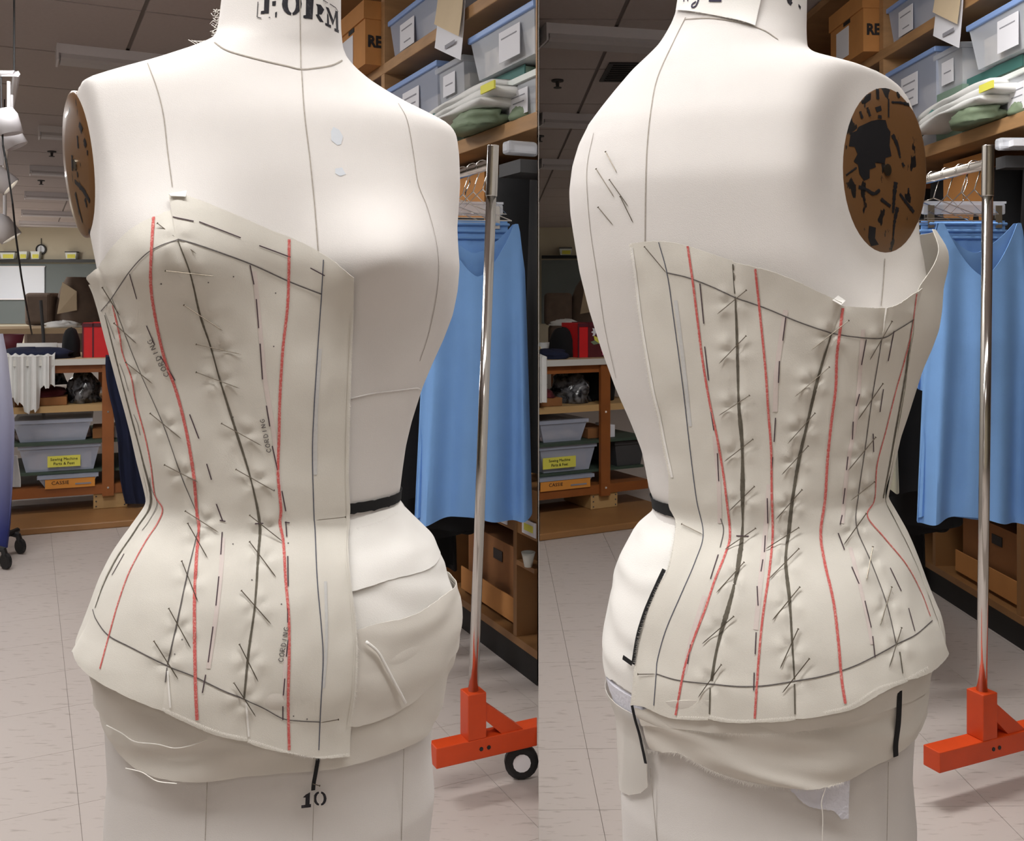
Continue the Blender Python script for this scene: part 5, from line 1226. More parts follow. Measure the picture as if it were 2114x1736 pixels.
pinA = [((328, 464), (405, 524)), ((343, 557), (441, 569)), ((381, 627), (460, 682)), ((407, 709), (499, 731)), ((408, 767), (495, 801)), ((459, 873), (540, 919)), ((488, 968), (567, 1013)), ((516, 1062), (583, 1118)),
        ((516, 1120), (570, 1192)), ((499, 1220), (560, 1288)), ((495, 1329), (533, 1406)), ((484, 1408), (528, 1478)), ((216, 592), (250, 650)), ((240, 667), (284, 708)), ((265, 748), (317, 791)), ((314, 853), (376, 905)),
        ((344, 959), (410, 994)), ((386, 1054), (452, 1099)), ((391, 1080), (429, 1152)), ((377, 1160), (410, 1243)), ((351, 1256), (395, 1338)), ((321, 1323), (369, 1401))]
pinA2 = [((717, 561), (664, 607)), ((711, 1066), (652, 1073)), ((697, 1482), (660, 1490))]
bTA, _ = panels(TA, [('x',)] and [S1, S2, S3, S4], [[(176, 578), (190, 563), (204, 553)], [(200, 553), (240, 512), (290, 466), (325, 445), (352, 433)], [(347, 402), (420, 418), (520, 455), (597, 490), (670, 530), (733, 570)]],
                [[(158, 1345), (200, 1381), (270, 1420), (340, 1462)], [(338, 1462), (380, 1480), (440, 1506), (511, 1524)], [(512, 1526), (560, 1545), (600, 1553), (650, 1563), (719, 1556)]],
                ['side_panel', 'side_front_panel', 'centre_front_panel'], toileA, calico, pinA, free=((2, 'r'),), flare=.004, seed=1.0, lifts={2: .003})
# the panels behind the outline, running round to the centre back
th_e = [TA.inv(*p) for p in S1]
thz = np.array(sorted([(b, a) for a, b in th_e])); 
zz_ = np.linspace(thz[0, 0] + .004, thz[-1, 0] - .004, 80)
th_s = np.interp(zz_, thz[:, 0], np.unwrap(thz[:, 1]))
cg = []
for i in range(80):
    row = th_s[i] + np.linspace(-.06, 1.25, 40); P_, n_ = TA.S(row, np.full(40, zz_[i] - .0)); cg.append((P_ + n_ * .0014).tolist())
o = child(MB().grid(cg).build('back_panel', calico, None, True), toileA); solid(o, .0006, 0)
LNA = [([(207, 645), (230, 617), (267, 562), (300, 526), (330, 508), (367, 495)], 2.6, pencil), ([(367, 494), (400, 503), (450, 520), (520, 546), (597, 581), (640, 598), (664, 607)], 3.4, pencil),
       ([(192, 1258), (200, 1280), (225, 1312), (270, 1336), (345, 1374), (400, 1396), (460, 1425), (504, 1443)], 3, pencil), ([(504, 1443), (545, 1462), (584, 1483), (620, 1488), (660, 1490)], 2.6, pencil),
       ([(668, 536), (664, 607), (656, 720), (648, 850), (645, 940), (648, 1060), (650, 1090), (655, 1200), (663, 1290), (667, 1360), (662, 1460), (658, 1548)], 2.4, pencil_blue)]
RDA = [([(233, 630), (247, 690), (254, 730), (272, 780), (281, 830), (300, 900), (312, 960), (320, 1020), (336, 1050), (326, 1080), (300, 1120), (268, 1180), (246, 1240), (226, 1310), (207, 1380)], 3.6),
       ([(318, 440), (313, 520), (312, 590), (322, 660), (340, 740), (365, 810), (385, 890), (400, 980), (407, 1060), (411, 1090), (406, 1150), (402, 1230), (402, 1320), (404, 1420), (407, 1486)], 6.5),
       ([(597, 494), (596, 580), (593, 640), (584, 720), (578, 820), (576, 900), (574, 980), (580, 1050), (578, 1080), (585, 1120), (590, 1200), (596, 1270), (597, 1350), (595, 1450), (597, 1548)], 5.5)]
CHA = [([(525, 560), (535, 660), (548, 790), (566, 900), (580, 1040)], 9, pinkp), ([(460, 1110), (456, 1180), (446, 1270), (430, 1380)], 9, pinkp), ([(590, 1340), (586, 1460)], 8, pinkp), ([(660, 720), (652, 850), (650, 980)], 9, bluechalk), ([(672, 1200), (674, 1320), (668, 1420)], 6, bluechalk)]
DSA = [((516, 547), (524, 587)), ((529, 617), (534, 677)), ((537, 709), (542, 783)), ((550, 837), (557, 880)), ((562, 920), (573, 970)), ((582, 1013), (590, 1055)), ((590, 1076), (592, 1108)), ((594, 1148), (595, 1210)), ((594, 1255), (594, 1285)),
       ((595, 1320), (591, 1355)), ((588, 1400), (585, 1435)), ((584, 1457), (584, 1486)), ((392, 855), (411, 905)), ((427, 957), (437, 990)), ((447, 1040), (460, 1075)), ((459, 1098), (456, 1145)), ((452, 1190), (446, 1250)), ((440, 1293), (430, 1367)), ((425, 1392), (418, 1430)),
       ((268, 565), (283, 617)), ((303, 672), (320, 712)), ((332, 735), (362, 785)), ((257, 1143), (232, 1187)), ((357, 448), (400, 457)), ((411, 458), (497, 491)), ((535, 507), (600, 531)), ((641, 553), (671, 569)), ((454, 1074), (466, 1076)), ((588, 1078), (598, 1079)), ((526, 1081), (544, 1080))]
for pts, w, m in CHA: strip(bTA, pts, w, m, 'chalk_smudge', toileA, .0003, 6)
for pts, w, m in LNA: strip(bTA, pts, w * .85, m, 'pencil_line', toileA, .0005, 4)
for pts, w in RDA: strip(bTA, pts, w, redp, 'red_line', toileA, .0006, 4, .3)
for a, b in DSA: strip(bTA, [a, b], 2.4, pencil_plum, 'pencil_dash', toileA, .0006, 4)
for pts in ([(218, 645), (228, 672), (238, 700)], [(248, 750), (258, 778), (266, 807)], [(277, 855), (285, 875), (290, 898)], [(310, 985), (313, 1008), (325, 1040), (308, 1076), (294, 1095)]): strip(bTA, pts, 1.6, pencil, 'pencil_dash', toileA, .0006, 4)
strip(bTA, S2[1:-1], [1.5, 2, 1.5, 2, 2, 1.5, 3, 3.5, 3], pencil, 'pinned_seam', toileA, .0004, 4); strip(bTA, S3[1:-1], [2.5, 3, 4.5, 3, 4.5, 5, 3, 6, 5, 4, 5, 4], seam_open, 'pinned_seam', toileA, .0004, 4, .25)
strip(bTA, [(727, 640), (721, 740), (716, 860), (714, 980), (716, 1060), (714, 1150), (725, 1250), (731, 1330), (728, 1420), (717, 1500)], 2.5, calico, 'edge_fold', toileA, .0008, 6)
strip(bTA, [(x + 5, y) for x, y in S1[2:-2]], [3, 4, 3, 5, 4, 7, 6, 5, 5, 3], seam_open, 'pinned_seam', toileA, .0006, 5, .4)
handwriting(bTA, 'CORDING', (560, 933), (545, 862), 9, toileA); handwriting(bTA, 'CORDING', (584, 1367), (597, 1293), 10, toileA); handwriting(bTA, 'CORDING', (350, 775), (312, 697), 10, toileA)
for xy in ((482, 571), (430, 583), (333, 586), (569, 605), (565, 715), (481, 861), (566, 1012), (595, 1121), (481, 1123), (520, 1197), (581, 1247), (361, 1350), (376, 1320), (606, 1478), (634, 1484)):
    decal(bTA, [ring_poly(*xy, (1.6, 1.6), (.2, .2), 0, 350, 7)], pencil, 'pencil_dot', toileA)
pins(bTA, pinA, 'steel pin across a seam of the corset toile ' + gA, 'seam pins of the toile ' + gA); pins(bTA, pinA2, 'steel pin at the centre front line of the toile ' + gA, 'centre front pins')
pins(bA, [((873, 801), (855, 810))], 'single steel pin at the bare side of the waist ' + gA, 'waist side pin', .003)
fray(bTA, [(719, 1556), (650, 1563), (600, 1553), (512, 1526)], toileA, lpx=6, ang=-90, seed=3); fray(bTA, [(338, 1462), (440, 1506), (511, 1524)], toileA, lpx=5, ang=90, seed=4)
fray(bTA, [(729, 640), (724, 740), (720, 860), (718, 980)], toileA, lpx=4, ang=-90, seed=5); fray(bTA, [(731, 1250), (737, 1330), (734, 1420), (723, 1500)], toileA, lpx=5, ang=-90, seed=6)
# tapes, threads
def tape(bv, pts, w, label, name='black_tape_end'):
    o = strip(bv, pts, w, black_tape, name, formA, .0045, 5)
    if o: o.parent = None; o.matrix_parent_inverse = Matrix.Identity(4); solid(o, .0006); tag(o, label, 'tape')
tape(bA, [(655, 1560), (650, 1590), (646, 1612), (645, 1625)], 8, 'short black tape end hanging below the toile hem above the number 10')
pins(bA, [((657, 1613), (643, 1610))], 'steel pin through the black tape end above the number 10', 'tape pin', .006)
for k, (pts, lb) in enumerate((([(230, 1492), (260, 1508), (286, 1525), (330, 1530), (365, 1538), (400, 1532), (430, 1520)], 'loose white thread curling on the muslin wrap above the number 10'), ([(268, 1580), (300, 1588), (330, 1606), (370, 1611)], 'white thread along the torn lower edge of the muslin wrap'))):
    o = cord(bA, pts, 1.0, thread, 'loose_thread', None, .005); tag(o, lb, 'thread')
o = cord(bA, [(752, 1322), (775, 1342), (792, 1372), (806, 1400), (820, 1425), (830, 1446)], 3.0, padcloth, 'twisted_scrap', None, .006); tag(o, 'twisted white cloth scrap pinned beside the toile edge', 'cloth scrap')
fray(bA, [(735, 1093), (780, 1080), (818, 1060)], uA if False else formA, 'frayed_threads', 5, 2, 90, padcloth, seed=8, lift=.003)
# ravelled threads at the nape
rn = random.Random(3); mb = MB()
for k in range(26):
    a = W(455 + rn.uniform(-3, 6) - k * .25, 20 + k * 2.6, 1.0); mb.tube([a, a + Vector((-rn.uniform(.002, .006), -.001, rn.uniform(-.003, .003))), a + Vector((-rn.uniform(.003, .009), -.001, rn.uniform(-.007, .004)))], .0003, 4)
for k in range(7):
    a = W(443 - k * 6, 88 + k, 1.0); mb.tube([a, a + Vector((-.004, 0, .003)), a + Vector((-.009, 0, .001 * k))], .0003, 4)
o = child(mb.build('frayed_threads', thread, None, True), formA); o['kind'] = 'stuff'

# small turned-back corners of the cut cloth
def corner(bv, quad, root, lift=.003):
    vs = []
    for (x, y) in quad:
        h, nn = ray(bv, x, y)
        if h is None: h, nn = ray(bA if root is toileA else bB, x, y)
        vs.append(h + face_cam(nn, h) * lift)
    mb = MB(); mb.add(vs, [(0, 1, 2, 3)]); o = child(mb.build('turned_corner', padcloth), root); solid(o, .0006); return o
corner(bTA, [(352, 402), (386, 397), (384, 409), (356, 407)], toileA)
strip(bTA, [(345, 1378), (342, 1408)], 2.4, pencil, 'pencil_dash', toileA, .0006, 4); strip(bTA, [(347, 1385), (352, 1460)], 4, padcloth, 'hem_fold', toileA, .0008, 5); strip(bTA, [(508, 1450), (514, 1520)], 4, padcloth, 'hem_fold', toileA, .0008, 5)
# ---------------------------------------------------------------- form seen from the back
LB = [(-80, 1404), (0, 1400), (30, 1394), (50, 1386), (72, 1374), (95, 1360), (120, 1335), (150, 1302), (190, 1268), (225, 1240), (260, 1214), (300, 1194), (345, 1181), (395, 1175), (440, 1177), (480, 1183), (560, 1196), (640, 1216),
      (720, 1241), (800, 1270), (870, 1301), (930, 1325), (970, 1333), (1005, 1339), (1032, 1350), (1046, 1352), (1062, 1338), (1085, 1312), (1120, 1290), (1155, 1272), (1190, 1262), (1230, 1253), (1280, 1248), (1335, 1240), (1380, 1242), (1420, 1252),
      (1455, 1268), (1480, 1275), (1600, 1280), (1736, 1286), (1850, 1288)]
RB = [(-80, 1666), (0, 1666), (60, 1665), (100, 1666), (112, 1674), (122, 1698), (132, 1742), (140, 1775), (150, 1808), (162, 1836), (178, 1860), (200, 1879), (225, 1890), (260, 1899), (310, 1906), (350, 1908), (400, 1905), (450, 1903), (490, 1905),
      (520, 1912), (560, 1920), (610, 1930), (650, 1928), (700, 1916), (760, 1893), (810, 1876), (860, 1861), (900, 1848), (950, 1836), (1000, 1826), (1030, 1820), (1055, 1832), (1100, 1862), (1160, 1886), (1205, 1902), (1240, 1913), (1290, 1922), (1340, 1920),
      (1380, 1914), (1420, 1909), (1500, 1905), (1560, 1900), (1640, 1897), (1736, 1893), (1850, 1890)]
toB = [(1.56, .05), (1.46, .052), (1.43, .066), (1.40, .086), (1.36, .105), (1.30, .117), (1.22, .113), (1.12, .098), (1.03, .085), (.98, .081), (.958, .078), (.945, .084), (.925, .097), (.90, .109), (.86, .119), (.82, .124), (.76, .117), (.68, .108), (.5, .102)]
awB = [(1.56, .05), (1.44, .06), (1.36, .09), (1.22, .12), (1.1, .09), (.97, .08), (.88, .105), (.8, .115), (.5, .112)]
PLB = plate_geo(1825, 352, .951, .0545, .0832, .0392, 1, 0.0)
BB = Body(1585, LB, RB, toB, awB, (), (*[np.array(v) for v in PLB], .0545, .0832))
formB = empty('dress_form', (*BB.c, 0), 0, 'linen dress form showing its back, with a large chipped brown arm plate', 'dress form')
BB.mesh('torso', linen, formB, hipoff(BB)); stand(formB, BB, BB.zs[0]); _, bvp = arm_plate(PLB, .0545, .0832, formB); bB = BB.bvh()
for pts, w in (([(1416, 36), (1392, 84), (1358, 160), (1344, 230), (1336, 310), (1333, 400), (1332, 500)], 2.4), ([(1226, 275), (1213, 340), (1213, 400), (1220, 480), (1232, 560), (1250, 680), (1272, 780)], 1.6), ([(1826, 534), (1823, 580), (1818, 632)], 2.4),
               ([(1414, 40), (1470, 38), (1530, 48), (1575, 62), (1606, 82)], 2.2), ([(1343, 1585), (1357, 1734)], 1.8), ([(1833, 1572), (1830, 1734)], 1.8)):
    strip(bB, pts, w, seam_grey, 'seam', formB, .0006)
decal(bvp, [[(1752, 302), (1756, 275), (1768, 270), (1772, 262), (1783, 257), (1790, 262), (1798, 250), (1812, 247), (1818, 256), (1828, 248), (1832, 264), (1838, 272), (1836, 300), (1840, 322), (1828, 326), (1826, 338), (1815, 330), (1806, 336), (1808, 345), (1795, 350), (1795, 368), (1784, 373), (1774, 360), (1771, 340), (1762, 333), (1770, 318), (1764, 303)],
             [(1778, 213), (1788, 196), (1798, 192), (1797, 206), (1786, 214)], [(1806, 222), (1818, 218), (1820, 228), (1810, 232)], [(1794, 466), (1808, 470), (1806, 492), (1814, 505), (1798, 508), (1792, 490)]], chipblack, 'paint_chip', formB)
for pts, w in (([(1811, 184), (1812, 205)], 8), ([(1834, 204), (1834, 242)], 4), ([(1840, 211), (1858, 212), (1876, 216)], [4, 5, 7]), ([(1852, 190), (1856, 202)], 7), ([(1842, 278), (1852, 300), (1858, 326)], [9, 8, 5]), ([(1772, 386), (1788, 391), (1803, 400), (1816, 392)], [8, 6, 8, 7]), ([(1818, 411), (1838, 426)], 7),
               ([(1849, 376), (1846, 400), (1843, 440)], [11, 8, 6]), ([(1852, 428), (1846, 460), (1843, 495)], [10, 6, 4]), ([(1857, 400), (1872, 420), (1886, 438)], [6, 7, 8]), ([(1875, 388), (1875, 398)], 4), ([(1746, 362), (1768, 346)], 4), ([(1790, 222), (1796, 240)], 6), ([(1775, 230), (1780, 245)], 6), ([(1816, 238), (1816, 245)], 9), ([(1862, 336), (1866, 344)], 6)):
    strip(bvp, pts, w, chipblack, 'paint_chip', formB, .0004, 3, .7, pts[0][0])
decal(bB, [[(1622, -6), (1628, -6), (1636, 6), (1632, 12), (1626, 6)], [(1630, -6), (1636, -6), (1634, 4)], [(1648, 8), (1653, 14), (1652, 20), (1648, 14)]], ink, 'stamped_letter', formB)
gB = 'on the back-turned form'
# cloth label pinned round the neck
q0 = []
for i in range(14):
    f = i / 13; row = []
    for k in range(22):
        u = k / 21; x = 1392 + u * (1566 - 1392) - 8 * f + (10 * (1 - f) if k > 18 else 0); y = -30 + f * (58 + 28 * u ** 2 - 6 * (1 - u) + (-24 if u < .12 else 0) * 0)
        a, nn = ray(bB, max(x, 1404 - 16 * f * f * 1.2), y)
        if a is None: a, nn = ray(bB, 1412, y)
        row.append(a + face_cam(nn, a) * (.0022 + .0008 * math.sin(u * 9)))
    q0.append(row)
o = MB().grid(q0).build('cloth_label', padcloth, None, True); solid(o, .0005, 1); tag(o, 'frayed white cloth label wound round the neck ' + gB, 'label'); lab = o
lv = [(v.x, v.y, v.z) for r_ in q0 for v in r_]; lb_ = BVHTree.FromPolygons(lv, [(i * 22 + j, i * 22 + j + 1, (i + 1) * 22 + j + 1, (i + 1) * 22 + j) for i in range(13) for j in range(21)])
inkp = mat('violet_ink', srgb(46, 40, 66), .7)
for pts, w in (([(1444, -6), (1441, 6), (1436, 14), (1430, 16), (1430, 10), (1438, 4)], 3.4), ([(1464, 2), (1490, 2)], 5), ([(1415, -6), (1413, 4)], 3), ([(1423, -6), (1421, 3)], 3)):
    o = strip(lb_, pts, w, inkp, 'ink_stroke', lab, .0012, 3)
fray(lb_, [(1416, 28), (1450, 26), (1500, 34), (1540, 46)], lab, lpx=7, ang=90, seed=21)
# hip padding, wadding, gauze and wound muslin
padB, _ = band(BB, wavez(.79, .006, 3, 1), wavez(.962, .003, 4, .6), -.0015, 'hip_pad', padcloth, None, noise_amp=.0022, seed=22.0, drape=.0006, thick=.003); tag(padB, 'thick white hip padding beside the toile edge ' + gB, 'padding')
wad, _ = band(BB, edge_fn(BB, [(1250, 1425), (1270, 1462), (1300, 1490), (1335, 1500)], .76), edge_fn(BB, [(1243, 1360), (1270, 1400), (1310, 1440), (1335, 1450)], .80), -.0035, 'wadding_roll', wadding, None, nt=60, th0=BB.inv(1335, 1440)[0], th1=BB.inv(1335, 1440)[0] - 2.2 if BB.inv(1335, 1440)[0] < BB.inv(1260, 1400)[0] else BB.inv(1335, 1440)[0], thick=.004)
bpy.data.objects.remove(wad)
ta, tb = BB.inv(1336, 1440)[0], BB.inv(1252, 1400)[0]; sg = math.copysign(1, (tb - ta + math.pi) % (2 * math.pi) - math.pi)
wad, _ = band(BB, edge_fn(BB, [(1250, 1425), (1270, 1462), (1300, 1490), (1335, 1500)], .75), lambda t: .79, -.002, 'wadding_roll', wadding, None, nt=80, th0=ta, th1=ta + sg * 2.4, thick=.004, noise_amp=.002)
tag(wad, 'pale lavender wadding showing under the white hip pad', 'wadding')
gz, _ = band(BB, edge_fn(BB, [(1280, 1630), (1300, 1640), (1325, 1636), (1340, 1622)], .66), lambda t: .775, .0015, 'gauze_tail', gauze, None, nt=50, th0=BB.inv(1337, 1560)[0], th1=BB.inv(1337, 1560)[0] + sg * .75, noise_amp=.001); tag(gz, 'sheer pale gauze tail hanging below the wadding', 'gauze')
tl_ = BB.inv(1330, 1500)[0]
wrapB, PW = band(BB, edge_fn(BB, [(1322, 1530), (1350, 1546), (1400, 1551), (1430, 1566), (1480, 1592), (1550, 1613), (1620, 1621), (1680, 1623), (1740, 1612), (1790, 1586), (1840, 1562), (1890, 1520), (1905, 1485)], .72),
                 edge_fn(BB, [(1333, 1462), (1400, 1455), (1600, 1450), (1800, 1400), (1900, 1360)], .80), .0028, 'muslin_wrap', wrapcloth, None, nt=220, nz=60, th0=tl_, th1=tl_ - sg * 4.0, noise_amp=.003, seed=31.0, drape=.0016)
tag(wrapB, 'frayed muslin strip wound below the toile hem ' + gB, 'muslin')
fold, _ = band(BB, edge_fn(BB, [(1330, 1492), (1400, 1498), (1500, 1508), (1620, 1508), (1720, 1495), (1800, 1470), (1880, 1440)], .78), edge_fn(BB, [(1333, 1462), (1400, 1440), (1600, 1440), (1800, 1390), (1900, 1360)], .80), .0048, 'muslin_strip', wrapcloth, None, nt=160, nz=24, th0=tl_ - sg * .02, th1=tl_ - sg * 3.6, noise_amp=.0016, seed=35.0, drape=.0006)
tag(fold, 'upper muslin layer with a torn edge just under the toile hem ' + gB, 'muslin')
fray(bB, [(1340, 1546), (1400, 1551), (1430, 1566), (1480, 1592), (1550, 1613), (1620, 1621), (1680, 1623), (1740, 1612)], wrapB, lpx=9, dens=1.6, ang=90, seed=41, lift=.003)
fray(bB, [(1420, 1500), (1500, 1509), (1620, 1509), (1720, 1496)], fold, lpx=6, dens=1.8, ang=90, seed=43, lift=.005)
sw, _ = band(BB, edge_fn(BB, [(1628, 1625), (1660, 1658), (1690, 1668), (1720, 1672), (1738, 1690), (1750, 1688)], .70), lambda t: .75, .0012, 'wadding_scrap', wadding, None, nt=30, nz=20, th0=BB.inv(1630, 1630)[0], th1=BB.inv(1752, 1650)[0], thick=.002)
tag(sw, 'bluish wadding scrap poking out below the muslin wrap', 'wadding')
o = cord(bB, [(1702, 1622), (1697, 1640), (1694, 1655), (1697, 1680), (1696, 1734)], 1.0, thread, 'loose_thread', None, .003); tag(o, 'loose white thread hanging below the wadding scrap', 'thread')
tp, _ = band(BB, lambda t: .963, lambda t: .976, .0022, 'waist_tape', black_tape, None, nz=4, noise_amp=.0004); tag(tp, 'black tape tied round the waist ' + gB, 'tape')
# ---- toile of the back view
TLB = [(y, x - 3) for y, x in LB]
TRB = [(-80, 1666), (440, 1906), (480, 1912), (500, 1930), (520, 1946), (545, 1949), (590, 1944), (640, 1941), (680, 1935), (720, 1920), (760, 1902), (810, 1886), (860, 1870), (900, 1856), (950, 1845), (1000, 1835), (1028, 1828), (1055, 1845), (1100, 1871), (1160, 1895), (1205, 1911),
       (1240, 1925), (1275, 1940), (1310, 1948), (1345, 1948), (1400, 1940), (1480, 1935), (1850, 1920)]
TB = Body(1585, TLB, TRB, [(z, d + .003) for z, d in toB], awB, (), None)
toileB = empty('corset_toile', (*BB.c, 1.0), 0, 'cream calico half corset toile pinned over the back ' + gB, 'corset toile')
U0 = [(1302, 502), (1310, 560), (1318, 640), (1331, 720), (1345, 800), (1358, 850), (1371, 920), (1384, 980), (1384, 1040), (1396, 1080), (1381, 1170), (1356, 1220), (1336, 1270), (1320, 1320), (1312, 1380), (1311, 1450)]
U1 = [(1513, 538), (1518, 612), (1522, 715), (1525, 830), (1532, 920), (1533, 1030), (1532, 1105), (1522, 1180), (1505, 1250), (1490, 1300), (1478, 1350), (1469, 1405), (1464, 1478)]
U2 = [(1737, 624), (1717, 687), (1690, 775), (1665, 880), (1650, 945), (1636, 1030), (1628, 1100), (1622, 1160), (1630, 1240), (1635, 1320), (1640, 1402), (1641, 1478)]
U3 = [(1826, 635), (1820, 698), (1812, 750), (1800, 822), (1785, 930), (1772, 1020), (1768, 1086), (1798, 1160), (1830, 1246), (1850, 1330), (1866, 1400)]
U4 = [(1897, 594), (1888, 660), (1880, 720), (1870, 790), (1856, 870), (1840, 960), (1827, 1028), (1860, 1100), (1895, 1175), (1920, 1240), (1940, 1300), (1947, 1345)]
pinB = [((1540, 598), (1481, 648)), ((1540, 693), (1485, 750)), ((1547, 815), (1485, 857)), ((1554, 905), (1496, 952)), ((1557, 1003), (1507, 1053)), ((1560, 1089), (1497, 1135)), ((1537, 1163), (1480, 1224)), ((1515, 1272), (1450, 1329)), ((1490, 1371), (1442, 1439)),
        ((1750, 661), (1674, 722)), ((1711, 757), (1641, 818)), ((1682, 852), (1626, 915)), ((1668, 919), (1614, 979)), ((1655, 1010), (1602, 1071)), ((1648, 1088), (1580, 1135)), ((1648, 1133), (1588, 1195)), ((1650, 1213), (1595, 1280)), ((1648, 1298), (1611, 1380)), ((1669, 1358), (1615, 1430)),
        ((1839, 662), (1794, 742)), ((1819, 791), (1770, 865)), ((1804, 901), (1750, 970)), ((1800, 993), (1755, 1032)), ((1784, 1061), (1741, 1125)), ((1800, 1130), (1787, 1200)), ((1837, 1213), (1815, 1292)), ((1858, 1297), (1834, 1378)), ((1880, 635), (1899, 685)), ((1877, 706), (1894, 733)), ((1868, 778), (1880, 800))]
bTB, _ = panels(TB, [U0, U1, U2, U3, U4], [[(1302, 503), (1360, 497), (1420, 501), (1470, 520), (1513, 538)], [(1514, 540), (1560, 552), (1620, 573), (1680, 600), (1737, 624)], [(1738, 631), (1780, 634), (1826, 635)], [(1828, 635), (1852, 624), (1875, 606), (1897, 594)]],
                [[(1311, 1450), (1350, 1458), (1400, 1479), (1464, 1481)], [(1466, 1478), (1530, 1487), (1641, 1480)], [(1641, 1478), (1700, 1470), (1755, 1455), (1812, 1420), (1866, 1402)], [(1866, 1400), (1915, 1376), (1947, 1345)]],
                ['centre_back_panel', 'side_back_panel', 'under_arm_panel', 'side_panel'], toileB, calico, pinB, free=((0, 'l'),), flare=.004, seed=4.0, lifts={1: .002, 3: .003})
# front panel running on round the outline, its upper flap standing off the bust
th_e = [TB.inv(*p) for p in U4]; thz = np.array(sorted([(b, a) for a, b in th_e])); thu = np.unwrap(thz[:, 1]); sgn = 1.0 if (TB.inv(1940, 640)[0] - TB.inv(1600, 640)[0] + math.pi) % (2 * math.pi) - math.pi > 0 else -1.0
zz_ = np.linspace(thz[0, 0] + .004, thz[-1, 0] + .052, 90); th_s = np.interp(zz_, thz[:, 0], thu); cg = []
ztop = thz[-1, 0]
for i in range(90):
    span = np.linspace(-.02, 1.2, 44); cut = max(0.0, (zz_[i] - ztop) / .052); row = th_s[i] + sgn * (span * (1 - .35 * cut) + cut * .30)
    P_, n_ = TB.S(row, np.full(44, zz_[i])); cg.append((P_ + n_ * (.0016 + .006 * cut)).tolist())
o = child(MB().grid(cg).build('front_panel', calico, None, True), toileB); solid(o, .0006, 0)
LNB = [([(1377, 563), (1420, 573), (1470, 592), (1518, 614), (1580, 636), (1650, 665), (1717, 688)], 3, pencil), ([(1717, 688), (1760, 695), (1820, 698), (1850, 682), (1888, 658), (1912, 637), (1934, 614)], 2.8, pencil),
       ([(1355, 1391), (1400, 1404), (1470, 1412), (1530, 1417), (1580, 1415), (1640, 1406), (1700, 1395), (1760, 1376), (1810, 1352), (1850, 1330), (1890, 1310), (1924, 1281)], 2.8, pencil),
       ([(1360, 500), (1377, 563), (1390, 650), (1410, 800), (1425, 930), (1438, 1030), (1452, 1102), (1435, 1160), (1405, 1230), (1375, 1300), (1358, 1360), (1355, 1391), (1350, 1456)], 2.2, pencil_blue)]
RDB = [([(1419, 504), (1430, 580), (1440, 660), (1450, 740), (1465, 830), (1480, 900), (1492, 970), (1500, 1030), (1507, 1105), (1495, 1150), (1475, 1200), (1455, 1260), (1432, 1320), (1412, 1385), (1395, 1476)], 4.5),
       ([(1559, 555), (1568, 640), (1580, 760), (1586, 850), (1592, 930), (1593, 1010), (1595, 1105), (1588, 1180), (1575, 1270), (1567, 1350), (1562, 1420), (1558, 1483)], 4.5),
       ([(1740, 636), (1733, 690), (1727, 740), (1725, 800), (1715, 880), (1708, 950), (1703, 1030), (1694, 1100), (1702, 1160), (1720, 1240), (1730, 1320), (1737, 1400), (1745, 1452)], 5.5),
       ([(1892, 606), (1880, 690), (1865, 750), (1848, 810), (1828, 890), (1810, 960), (1805, 1030), (1790, 1065), (1825, 1110), (1870, 1165), (1900, 1220), (1920, 1272)], 3)]
CHB = [([(1475, 900), (1484, 1000), (1486, 1080)], 9, pinkp), ([(1622, 640), (1604, 760), (1600, 850)], 10, pinkp), ([(1588, 1000), (1580, 1100), (1570, 1200), (1560, 1300)], 10, pinkp), ([(1782, 680), (1768, 850), (1750, 960), (1738, 1080)], 9, pinkp),
       ([(1455, 1230), (1430, 1310), (1412, 1390)], 10, pinkp), ([(1755, 1130), (1785, 1250), (1800, 1330)], 8, pinkp), ([(1395, 620), (1412, 760), (1425, 880)], 8, bluechalk)]
DSB = [((1445, 585), (1453, 668)), ((1455, 715), (1463, 785)), ((1468, 850), (1474, 888)), ((1481, 935), (1484, 993)), ((1483, 1145), (1467, 1195)), ((1426, 1330), (1420, 1370)), ((1622, 655), (1616, 703)), ((1609, 745), (1607, 790)), ((1601, 862), (1598, 912)), ((1595, 943), (1592, 985)),
       ((1584, 1028), (1585, 1080)), ((1580, 1105), (1578, 1140)), ((1575, 1155), (1571, 1180)), ((1563, 1210), (1565, 1250)), ((1561, 1305), (1559, 1350)), ((1557, 1388), (1556, 1425)), ((1788, 700), (1778, 753)), ((1774, 813), (1767, 838)), ((1761, 870), (1759, 907)), ((1750, 942), (1747, 970)),
       ((1744, 1007), (1740, 1040)), ((1738, 1063), (1734, 1083)), ((1730, 1100), (1743, 1135)), ((1758, 1170), (1773, 1205)), ((1785, 1240), (1798, 1295)), ((1801, 1313), (1806, 1357)), ((1845, 683), (1833, 745)), ((1823, 803), (1816, 850)), ((1802, 895), (1803, 933)), ((1837, 1172), (1860, 1220)), ((1875, 1255), (1888, 1303)), ((1520, 1106), (1546, 1107))]
for pts, w, m in CHB: strip(bTB, pts, w, m, 'chalk_smudge', toileB, .0003, 6)
for pts, w, m in LNB: strip(bTB, pts, w * .85, m, 'pencil_line', toileB, .0005, 4)
for pts, w in RDB: strip(bTB, pts, w, redp, 'red_line', toileB, .0006, 4, .3)
for a, b in DSB: strip(bTB, [a, b], 2.3, pencil_plum, 'pencil_dash', toileB, .0006, 4)
strip(bTB, [(1488, 1070), (1494, 1095), (1487, 1130)], 2, pencil, 'pencil_dash', toileB, .0006, 4)
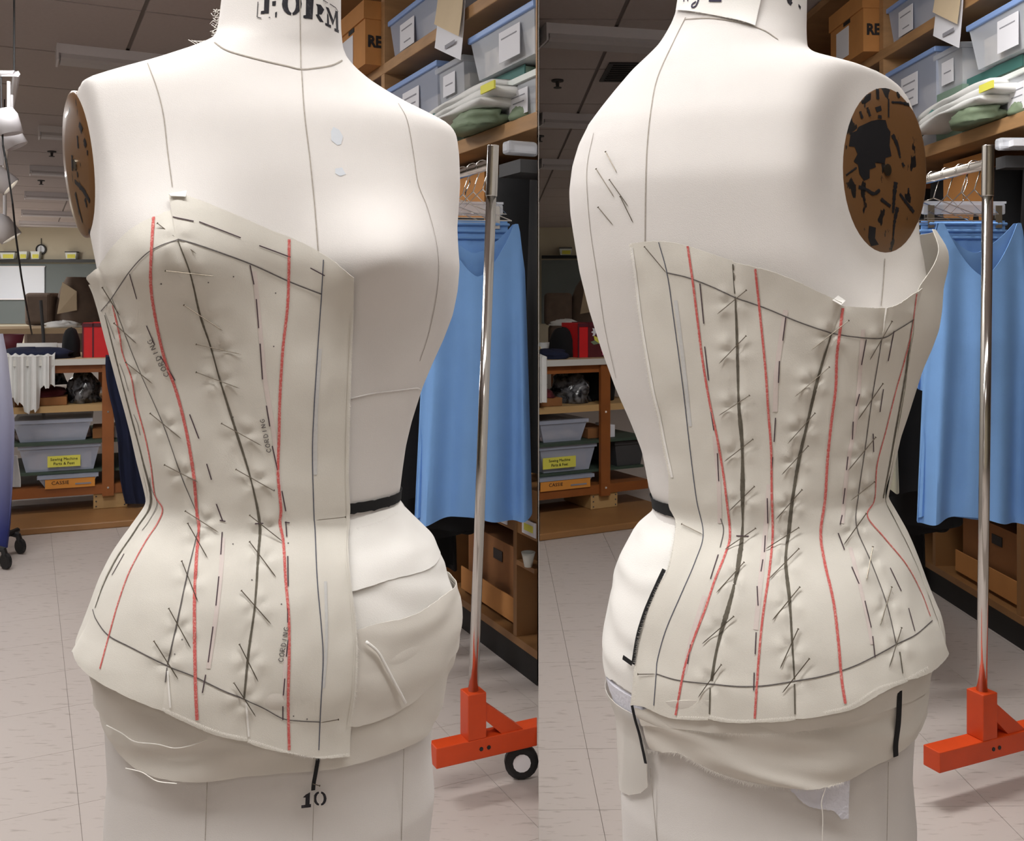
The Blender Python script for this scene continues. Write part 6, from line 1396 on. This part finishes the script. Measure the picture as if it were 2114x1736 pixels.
strip(bTB, U1[1:-1], [3, 5, 6, 4, 9, 5, 10, 3, 11, 6, 10, 5, 6], seam_open, 'pinned_seam', toileB, .0004, 4, .2); strip(bTB, U2[1:-1], [3, 5, 7, 5, 7, 6, 8, 5, 8, 5, 4, 3], seam_open, 'pinned_seam', toileB, .0004, 4, .2)
strip(bTB, U3[1:-1], 2.2, pencil, 'pinned_seam', toileB, .0004, 4); strip(bTB, [(x - 4, y) for x, y in U4[1:7]], [3, 6, 5, 7, 6, 5], seam_open, 'pinned_seam', toileB, .0005, 4, .3)
strip(bTB, [(1304, 510), (1313, 575), (1322, 650), (1335, 730), (1349, 808), (1362, 860), (1375, 925), (1388, 985)], 6, padcloth, 'edge_fold', toileB, .0006, 6)
for pts in ([(1513, 545), (1517, 606)], [(1466, 1420), (1465, 1474)], [(1640, 1412), (1641, 1474)], [(1857, 1345), (1863, 1390)]): strip(bTB, pts, 3, seam_open, 'hem_slit', toileB, .0006, 5)
pins(bTB, pinB, 'steel pin across a seam of the corset toile ' + gB, 'seam pins of the toile ' + gB)
pins(bTB, [((1333, 509), (1377, 563)), ((1410, 1083), (1452, 1104)), ((1321, 1391), (1355, 1391))], 'steel pin at the centre back line of the toile ' + gB, 'centre back pins')
pins(bB, [((1253, 315), (1275, 358)), ((1234, 350), (1269, 407)), ((1261, 372), (1298, 426)), ((1283, 406), (1308, 460)), ((1238, 428), (1267, 465))], 'spare steel pin stuck in the bare shoulder blade ' + gB, 'spare pins in the shoulder blade', .001)
fray(bTB, U0[:8], toileB, lpx=5, dens=2, ang=90, seed=51); fray(bTB, U0[9:], toileB, lpx=5, dens=2, ang=90, seed=52)
fray(bTB, [(1400, 1479), (1464, 1481)], toileB, lpx=5, ang=90, seed=53); fray(bTB, [(1466, 1478), (1530, 1487), (1641, 1480)], toileB, lpx=5, ang=90, seed=54); fray(bTB, [(1700, 1470), (1755, 1455), (1812, 1420), (1866, 1402), (1915, 1376)], toileB, lpx=7, ang=90, seed=55)
tape(bB, [(1376, 1178), (1352, 1230), (1336, 1270), (1323, 1315), (1314, 1370)], 9, 'long black tape running beside the centre back edge of the toile')
tape(bB, [(1311, 1448), (1318, 1480), (1328, 1515), (1340, 1572)], 7, 'thin black tape end hanging past the muslin corner')
tape(bB, [(1849, 1405), (1848, 1450), (1846, 1490), (1841, 1530), (1841, 1556)], 13, 'wide black tape end hanging below the toile hem at the side')
tape(bB, [(1294, 1356), (1312, 1369)], 9, 'short stub of black tape sticking out at the hip pad')

corner(bTB, [(1716, 618), (1724, 611), (1739, 622), (1734, 628)], toileB, .004)
